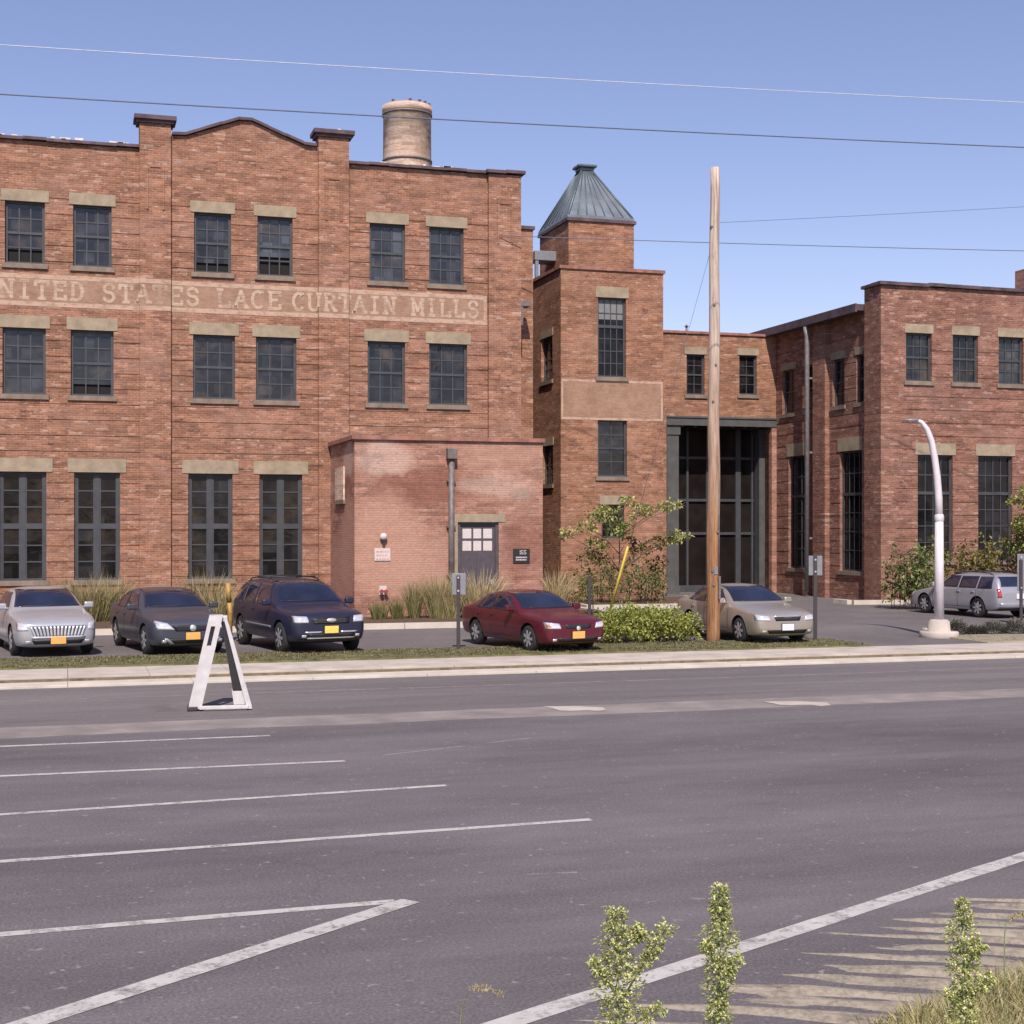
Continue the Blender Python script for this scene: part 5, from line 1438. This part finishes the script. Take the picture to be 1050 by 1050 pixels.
# ================================================================== POLES, LAMP, SIGNS, WIRES
pb = G(731, 657); ptop = Vector((pb.x, pb.y, 0))
dpt = pb.x * SY + pb.y * CY
PH = CAMZ + (HOR - 172) * dpt / FPX
lean = (733 - 731) / FPX * dpt
pole = thing('utility_pole', 'tall bare wooden utility pole standing between the hedge and the champagne sedan', 'utility pole', (pb.x, pb.y, 0))
bm = bmesh.new()
pr = random.Random(4); pts = []; rad = []
for k in range(25):
    z_ = -.3 + (PH + .3) * k / 24; pts.append((lean * CY * k / 24 + .012 * math.sin(k * .9), -lean * SY * k / 24 + .01 * math.sin(k * 1.3), z_)); rad.append((.185 - .065 * k / 24) * (1 + pr.uniform(-.015, .015)))
tube(bm, pts, rad, 18); obj('shaft', bm, M['wood_pole'], pole)
bm = bmesh.new()
def ptz(z_): k = z_ / PH; return Vector((pb.x + lean * CY * k, pb.y - lean * SY * k, z_))
bm.free()
bm = bmesh.new(); bevbox(bm, .06, .12, -.24, -.14, 1.1, 1.7, .01); tube(bm, [(.10, -.17, 1.7), (.10, -.15, 4.2)], .02, 6); obj('ground_wire_guard', bm, M['pipe'], pole)

gd = G(621, 643)
guy_top = ptz(PH - 1.8)
pr = random.Random(9)
for k in range(7):                                        # through bolts and tags left on the pole
    z_ = pr.uniform(1.4, PH - .5); a = R(pr.uniform(200, 300)); rr_ = .185 - .065 * z_ / PH
    c_ = ptz(z_) - Vector((pb.x, pb.y, 0)) + Vector((math.cos(a), math.sin(a), 0)) * rr_
    bm = bmesh.new(); bevbox(bm, c_.x - .03, c_.x + .03, c_.y - .03, c_.y + .03, z_ - .03, z_ + .03, .01); obj('bolt', bm, M['pipe'], pole)
bm = bmesh.new(); bevbox(bm, -.05, .05, -.20, -.16, 1.75, 1.95, .004); obj('tag', bm, M['plate_back'], pole)
guy = thing('guy_wire', 'slanting guy wire with a long yellow guard beside the young tree', 'guy wire', (gd.x, gd.y, 0))
gdv = (guy_top - gd)
bm = bmesh.new(); tube(bm, [(0, 0, -.1), gdv * .985], .006, 5); obj('cable', bm, M['wire_dark'], guy)
bm = bmesh.new(); u_ = gdv.normalized(); tube(bm, [u_ * .15, u_ * 2.75], [.045, .04], 10); obj('guard', bm, M['yellow'], guy)
bm = bmesh.new(); tube(bm, [(0, 0, -.15), u_ * .2], .02, 6); obj('anchor_rod', bm, M['pipe'], guy)
g2 = G(236, 657); 
guy2 = thing('guard_post', 'weathered yellow guard post between the slate sedan and the navy vehicle', 'guard post', (g2.x, g2.y, 0))
bm = bmesh.new(); tube(bm, [(0, 0, -.1), (0, -.0, .75), (-.02, 0, 1.0)], .06, 12); obj('lower_sleeve', bm, M['yellow_old'], guy2)
bm = bmesh.new(); tube(bm, [(-.02, 0, 1.0), (-.06, 0, 1.52)], [.06, .065], 12); obj('upper_sleeve', bm, M['yellow_old'], guy2)

# street lamp
lb = G(963, 653); ld = lb.x * SY + lb.y * CY
lamp = thing('street_lamp', 'curved pale grey steel street lamp on a round concrete base', 'street lamp', (lb.x, lb.y, 0))
def lz(py): return CAMZ + (HOR - py) * ld / FPX
def lx(px): return (px - 963) / FPX * ld
bm = bmesh.new(); lathe(bm, [(.52, -.1), (.52, .12), (.50, .15), (.30, .16), (.28, .42), (.22, .47), (.14, .48)], 28); obj('base', bm, M['concrete'], lamp)
bm = bmesh.new(); tube(bm, [(0, 0, .45), (0, 0, lz(534))], [.135, .115], 16); obj('post', bm, M['lamp_paint'], lamp)
bm = bmesh.new(); lathe(bm, [(.11, lz(535)), (.128, lz(534)), (.128, lz(529)), (.10, lz(527))], 20); obj('collar', bm, M['lamp_paint'], lamp)
crv = [(963, 534), (962.5, 510), (961, 490), (958.5, 470), (955, 452), (950.5, 440), (945, 433), (940, 430.5)]
bm = bmesh.new(); tube(bm, [RGT * lx(a) + Vector((0, 0, lz(b_))) for a, b_ in crv], [.105, .10, .095, .09, .085, .075, .06, .04], 14); obj('curved_arm', bm, M['lamp_paint'], lamp)
bm = bmesh.new(); a_ = RGT * lx(942) + Vector((0, 0, lz(430.8))); b_ = RGT * lx(926) + Vector((0, 0, lz(430.6)))
tube(bm, [a_, b_], [.05, .022], 10); c_ = (a_ + b_) / 2
obj('luminaire_arm', bm, M['plate_back'], lamp)
fp = thing('bollard_stub', 'small pale concrete stub on the ground left of the lamp base', 'concrete stub', (G(952, 651).x, G(952, 651).y, 0))
bm = bmesh.new(); bevbox(bm, -.16, .16, -.12, .12, -.02, .20, .05); obj('block', bm, M['concrete'], fp)

def sign_post(px, py_base, py_top, plate, label, face_away=True, post_top=None, zb=0.0):
    b = G(px, py_base, zb); d = b.x * SY + b.y * CY
    z_ = lambda py: CAMZ + (HOR - py) * d / FPX - zb
    t = thing('sign_post', label, 'sign post', (b.x, b.y, zb), -YAW, 'dark steel sign posts along the yard')
    bm = bmesh.new(); top = z_(py_top); bevbox(bm, -.045, .045, -.03, .03, -.2, top, .008); obj('post', bm, M['post_metal'], t)
    if plate:
        x0, x1, y0, y1 = plate; k = d / FPX
        bm = bmesh.new(); bevbox(bm, (x0 - px) * k, (x1 - px) * k, .032, .045, z_(y1), z_(y0), .005); obj('plate', bm, M['plate_back'], t)
        bm = bmesh.new()
        for zz in (z_(y0) - .1, z_(y1) + .1): box(bm, -.02, .02, -.045, -.03, zz - .02, zz + .02)
        obj('bolt', bm, M['chrome'], t)
    return t
sign_post(470, 667, 590, (463.5, 477.5, 588, 610), 'dark post with the back of a grey sign, left of the maroon sedan')
sign_post(604.5, 652, 590, None, 'short bare dark post between the maroon sedan and the hedge')
sign_post(836, 657, 568, (829.5, 843.5, 570, 590), 'dark post with a grey sign plate at the right end of the champagne sedan')
sign_post(1047, 640, 574, (1043.5, 1053, 568, 606), 'grey sign on a post at the right edge behind the wagon')

# overhead wires
def wire(label, pts_, rad, mat, sag=.15):
    """pts_: two photo columns measured on the wire plane Y"""
    (a, Ya), (b, Yb) = pts_
    A, B = (a if isinstance(a, Vector) else atY(*a, Ya)), (b if isinstance(b, Vector) else atY(*b, Yb))
    bm = bmesh.new(); n = 40
    P = [A + (B - A) * (k / n) - Vector((0, 0, sag * 4 * (k / n) * (1 - k / n))) for k in range(n + 1)]
    tube(bm, P, rad, 5); o = obj('overhead_wire', bm, mat); return tag(recentre(o), label, 'wire', 'overhead wires')
wire('highest pale overhead wire crossing the open sky', (((-300, 26), 31), ((1400, 119.5), 31)), .010, M['wire_light'])
wire('dark overhead wire crossing just above the mill roof and in front of the smokestack', (((-300, 78), 31), ((1400, 164), 31)), .015, M['wire_dark'])
wire('dark lower wire running from the mill corner past the pole to the right', ((atY(512, 241.5, YF - PO - .05), 0), ((1400, 263), 40)), .014, M['wire_dark'], .1)
wire('thin pale wire leaving the pole towards the right', ((ptz(CAMZ + (HOR - 228.5) * dpt / FPX), 0), ((1400, 190), 33)), .006, M['wire_dark'], .05)

# ================================================================== BARRICADE
bb = G(226, 727, LOT)
bar = thing('barricade', 'white folding a-frame barricade seen from its end, standing at the edge of the road', 'barricade', (bb.x, bb.y, LOT), -YAW + R(11.2))
bd = bb.x * SY + bb.y * CY; kk = bd / FPX
def bp(px, py): return ((px - 226) * kk, (727 - py) * kk)
def slab(bm, top, bot, wt, wb, y0, y1):
    """a leg: quad in x-z with thickness along y"""
    pts_ = [(top[0], top[1]), (top[0] + wt, top[1]), (bot[0] + wb, bot[1]), (bot[0], bot[1])]
    a = [bm.verts.new((x, y0, z_)) for x, z_ in pts_]; b = [bm.verts.new((x, y1, z_)) for x, z_ in pts_]
    bm.faces.new(a); bm.faces.new(b[::-1])
    for i in range(4): bm.faces.new((a[i], a[(i + 1) % 4], b[(i + 1) % 4], b[i]))
D = .40
# left panel: moulded plastic, with a handle slot near its head
def panel_left():
    bm = bmesh.new()
    T, Bq = bp(215, 631), bp(194, 725); wt, wb = 13.5 * kk, 13 * kk
    s0, s1 = .06, .40; e0, e1 = .30, .62
    def at(f, g): 
        x = T[0] + (Bq[0] - T[0]) * f + (wt + (wb - wt) * f) * g; return (x, T[1] + (Bq[1] - T[1]) * f)
    us = [0, e0, e1, 1]; vs = [0, .11, .32, 1]
    for i in range(3):
        for j in range(3):
            if i == 1 and j == 1: continue
            q = [at(vs[j], us[i]), at(vs[j], us[i + 1]), at(vs[j + 1], us[i + 1]), at(vs[j + 1], us[i])]
            a = [bm.verts.new((x, -D / 2, z_)) for x, z_ in q]; b = [bm.verts.new((x, -D / 2 + .05, z_)) for x, z_ in q]
            bm.faces.new(a); bm.faces.new(b[::-1])
            for k in range(4): bm.faces.new((a[k], a[(k + 1) % 4], b[(k + 1) % 4], b[k]))
    # the sheet between the two end channels
    slab(bm, (T[0] + .01, T[1]), (Bq[0] + .01, Bq[1] + .06), .03, .03, -D / 2 + .05, D / 2)
    slab(bm, T, Bq, wt, wb, D / 2, D / 2 + .05)
    return bm
pl_ = obj('left_panel', panel_left(), M['white_paint'], bar)
bm = bmesh.new(); x, z_ = bp(193.5, 722); bevbox(bm, x - .01, x + .17, -D / 2 - .012, D / 2 + .06, -.0, .075, .015); obj('foot', bm, M['post_metal'], pl_)
bm = bmesh.new(); T, Bq = bp(229, 632), bp(252.5, 726)
slab(bm, T, Bq, 3.2 * kk, 5.5 * kk, -D / 2, -D / 2 + .06); slab(bm, T, Bq, 3.2 * kk, 5.5 * kk, D / 2, D / 2 + .05)
obj('right_frame', bm, M['white_paint'], bar)
bm = bmesh.new(); slab(bm, bp(226, 634), bp(238.5, 707), 5.5 * kk, 12 * kk, -D / 2 + .07, D / 2 - .02); obj('right_panel', bm, M['black_sign'], bar)
bm = bmesh.new(); slab(bm, bp(237.5, 708), bp(239.5, 722), 12 * kk, 11 * kk, -D / 2 + .065, D / 2 - .02); obj('lower_panel', bm, M['white_paint'], bar)
bm = bmesh.new(); x0_, _ = bp(205, 0); x1_, _ = bp(254, 0); bevbox(bm, x0_, x1_, -D / 2 - .03, -D / 2 - .002, .02, .085, .01); obj('spreader', bm, M['white_paint'], bar)
bm = bmesh.new(); tp0, tz0 = bp(215, 633.5); tp1, _ = bp(232, 0); bevbox(bm, tp0 - .0, tp1 + .02, -D / 2 + .052, D / 2 - .01, tz0 - .06, tz0 + .035, .015); obj('hinge_bar', bm, M['white_paint'], bar)

# ================================================================== FOREGROUND WEEDS
def weed(px, py_top, dist, label, seed, rad, side=()):
    t_ = (px - 525) / FPX; p = FWD * dist + RGT * (t_ * dist); top = CAMZ + (HOR - py_top) * dist / FPX
    r = random.Random(seed); H = top - LOT
    t = thing('tall_weed', label, 'weed', (p.x, p.y, LOT), 0, 'tall weeds in the foreground')
    bm = bmesh.new(); lay = huelayer(bm); bs = bmesh.new()
    lean_ = Vector((r.uniform(-.03, .03), r.uniform(-.03, .03), 0))
    tube(bs, [(0, 0, -.05), lean_ * .5 + Vector((0, 0, H * .5)), lean_ + Vector((0, 0, H * .985))], [.011, .009, .004], 6)
    def spike(base, tip, n, rd, fl):
        base, tip = Vector(base), Vector(tip); ax_ = (tip - base)
        a1 = ax_.normalized().cross(Vector((0, 1, .3))).normalized(); a2 = ax_.normalized().cross(a1)
        for k in range(n):
            f = r.random(); q = base + ax_ * f
            w_ = rd * fl(f); a = r.uniform(0, 6.283); d = a1 * math.cos(a) + a2 * math.sin(a)
            o_ = q + d * w_ * r.uniform(.15, .95) ; up = Vector((0, 0, 1))
            hu = min(1, max(0, .30 + .38 * r.random() + .28 * (w_ > 0) * r.random()))
            leaf(bm, lay, o_, d * .8 + up * r.uniform(-.4, .7), up, r.uniform(.014, .030), r.uniform(.009, .015), hu * .75, .35)
            if k % 5 == 0:      # seed heads and buds in little bunches
                for _ in range(7):
                    leaf(bm, lay, o_ + d * .008 + rv(r) * .011, rv(r) + up * .5, up, .011, .010, min(1, hu + .45), .3)
    prof = lambda f: (min(1, f * 3 + .55) * (1 - max(0, (f - .72) / .28) ** 1.8 * .62)) * (.72 + .28 * math.sin(f * 21 + seed) * math.sin(f * 9 + seed * 2))
    spike((lean_.x * .4, lean_.y * .4, H * .40), (lean_.x, lean_.y, H), 1900 if seed != 3 else 1500, rad, prof)
    for k in range(70):       # long hanging leaves
        f = r.uniform(.2, .97); a = r.uniform(0, 6.283); d = Vector((math.cos(a), math.sin(a), r.uniform(-.5, .5)))
        leaf(bm, lay, lean_ * f + Vector((0, 0, H * f)), d, Vector((0, 0, 1)), r.uniform(.05, .11) * (1.15 - f * .6), r.uniform(.008, .014), r.uniform(.1, .55), .25)
    spike((0, 0, H * .1), (lean_.x * .4, lean_.y * .4, H * .45), 700, rad * .75, lambda f: .8)
    for (dx, dz0, dx1, dz1, n, rd) in side:      # side sprays
        b0 = Vector((0, 0, top - LOT + dz0)); b1 = RGT * dx1 + Vector((0, -.02, top - LOT + dz1))
        b_s = bmesh.new(); tube(b_s, [b0, (b0 + b1) / 2 + Vector((0, 0, .01)), b1], [.005, .004, .002], 5); obj('side_stem', b_s, M['stem'], t)
        spike((b0 * .55 + b1 * .45), b1, n, rd, lambda f: .6 + .4 * f)
    obj('stem', bs, M['stem'], t); obj('leaves', bm, M['leaf_weed'], t)
    return t
k64 = 6.4 / FPX
weed(638, 932, 6.4, 'broadest tall weed, bushy with two side sprays, nearest the frame’s bottom centre'.replace('’', "'"), 1, .140,
     side=((0, -.42, -34 * k64, -.14 - .08, 130, .028), (0, -.40, 46 * k64, -.12 + .06, 260, .042), (0, -.18, 20 * k64, -.08, 200, .04), (0, -.55, 40 * k64, -.42, 120, .03)))
weed(735, 910, 6.4, 'tallest weed, a narrow spire crossing the painted border line', 2, .098, side=((0, -.45, 22 * k64, -.30, 80, .025), (0, -.35, -14 * k64, -.24, 60, .02)))
weed(991, 922, 6.3, 'slender pointed weed standing in the grass at the right', 3, .092, side=((0, -.45, 24 * k64, -.33, 90, .025), (0, -.50, -22 * k64, -.38, 60, .02), (0, -.30, 12 * k64, -.18, 90, .03)))
# the dry grass they stand in
bm = bmesh.new(); lay = huelayer(bm); r = random.Random(21)
for k in range(15000):
    px = r.uniform(800, 1500); py = r.uniform(960, 1170)
    edge = 1064 - (min(px, 1090) - 880) * .36 if px > 880 else 1064 + (880 - px) * 1.2      # the verge's ragged edge
    edge += 10 * mn.noise(Vector((px * .03, 2, 1)))
    if py < edge + r.uniform(-12, 40): continue
    p = gl(px, py); hh = .17 + .12 * mn.noise(Vector((p.x * 1.4, p.y * 1.4, 2))) + .0012 * (py - edge)
    blades(bm, lay, (p.x, p.y, LOT), .05, .05, 5, max(.08, min(hh, .36)), r, .7, .0045, .5, .35)
o = obj('dry_grass', bm, M['grass_blade']); tag(o, 'straw coloured dry grass growing round the weeds in the near right corner', 'grass', kind='stuff')
vp = [gl(px, py) for px, py in ((760, 1230), (1700, 1230), (1700, 985), (1060, 1000), (960, 1028), (880, 1056), (830, 1110))]
bm = bmesh.new(); bm.faces.new([bm.verts.new((v.x, v.y, LOT + .012)) for v in vp]); struct('verge', bm, M['soil'])
def foxtail(px0, py0, pxm, pym, pxe, pye, dist, label, seed):
    r = random.Random(seed)
    def q(px, py): return FWD * dist + RGT * ((px - 525) / FPX * dist) + Vector((0, 0, CAMZ + (HOR - py) * dist / FPX))
    base = q(px0, py0); t = thing('foxtail_grass', label, 'grass stalk', (base.x, base.y, LOT), 0, 'arching grass stalks')
    A = [Vector((0, 0, -.02)), q(px0, py0) - Vector((base.x, base.y, LOT)), q((px0 + pxm) / 2 - 2, (py0 + pym) / 2 - 4) - Vector((base.x, base.y, LOT)), q(pxm, pym) - Vector((base.x, base.y, LOT)), q((pxm + pxe) / 2, min(pym, pye) - .5) - Vector((base.x, base.y, LOT)), q(pxe, pye) - Vector((base.x, base.y, LOT))]
    bm = bmesh.new(); tube(bm, A, [.003, .003, .0025, .002, .0015, .001], 5); obj('stalk', bm, M['stem'], t)
    bm = bmesh.new(); lay = huelayer(bm)
    for k in range(260):
        f = r.random(); i = 3 if f < .5 else 4; g = f * 2 if f < .5 else f * 2 - 1
        p = A[i] * (1 - g) + A[i + 1] * g; leaf(bm, lay, p, rv(r) + Vector((0, 0, -.2)), Vector((0, 0, 1)), r.uniform(.012, .024), .0035, r.random(), .2)
    obj('seed_head', bm, M['seed'], t)
foxtail(470, 1062, 482, 1013, 516, 1020, 6.2, 'single foxtail stalk arching over the asphalt at the bottom centre', 5)
foxtail(1030, 962, 1036, 941, 1056, 938, 6.4, 'foxtail stalk bending over at the right edge', 6)
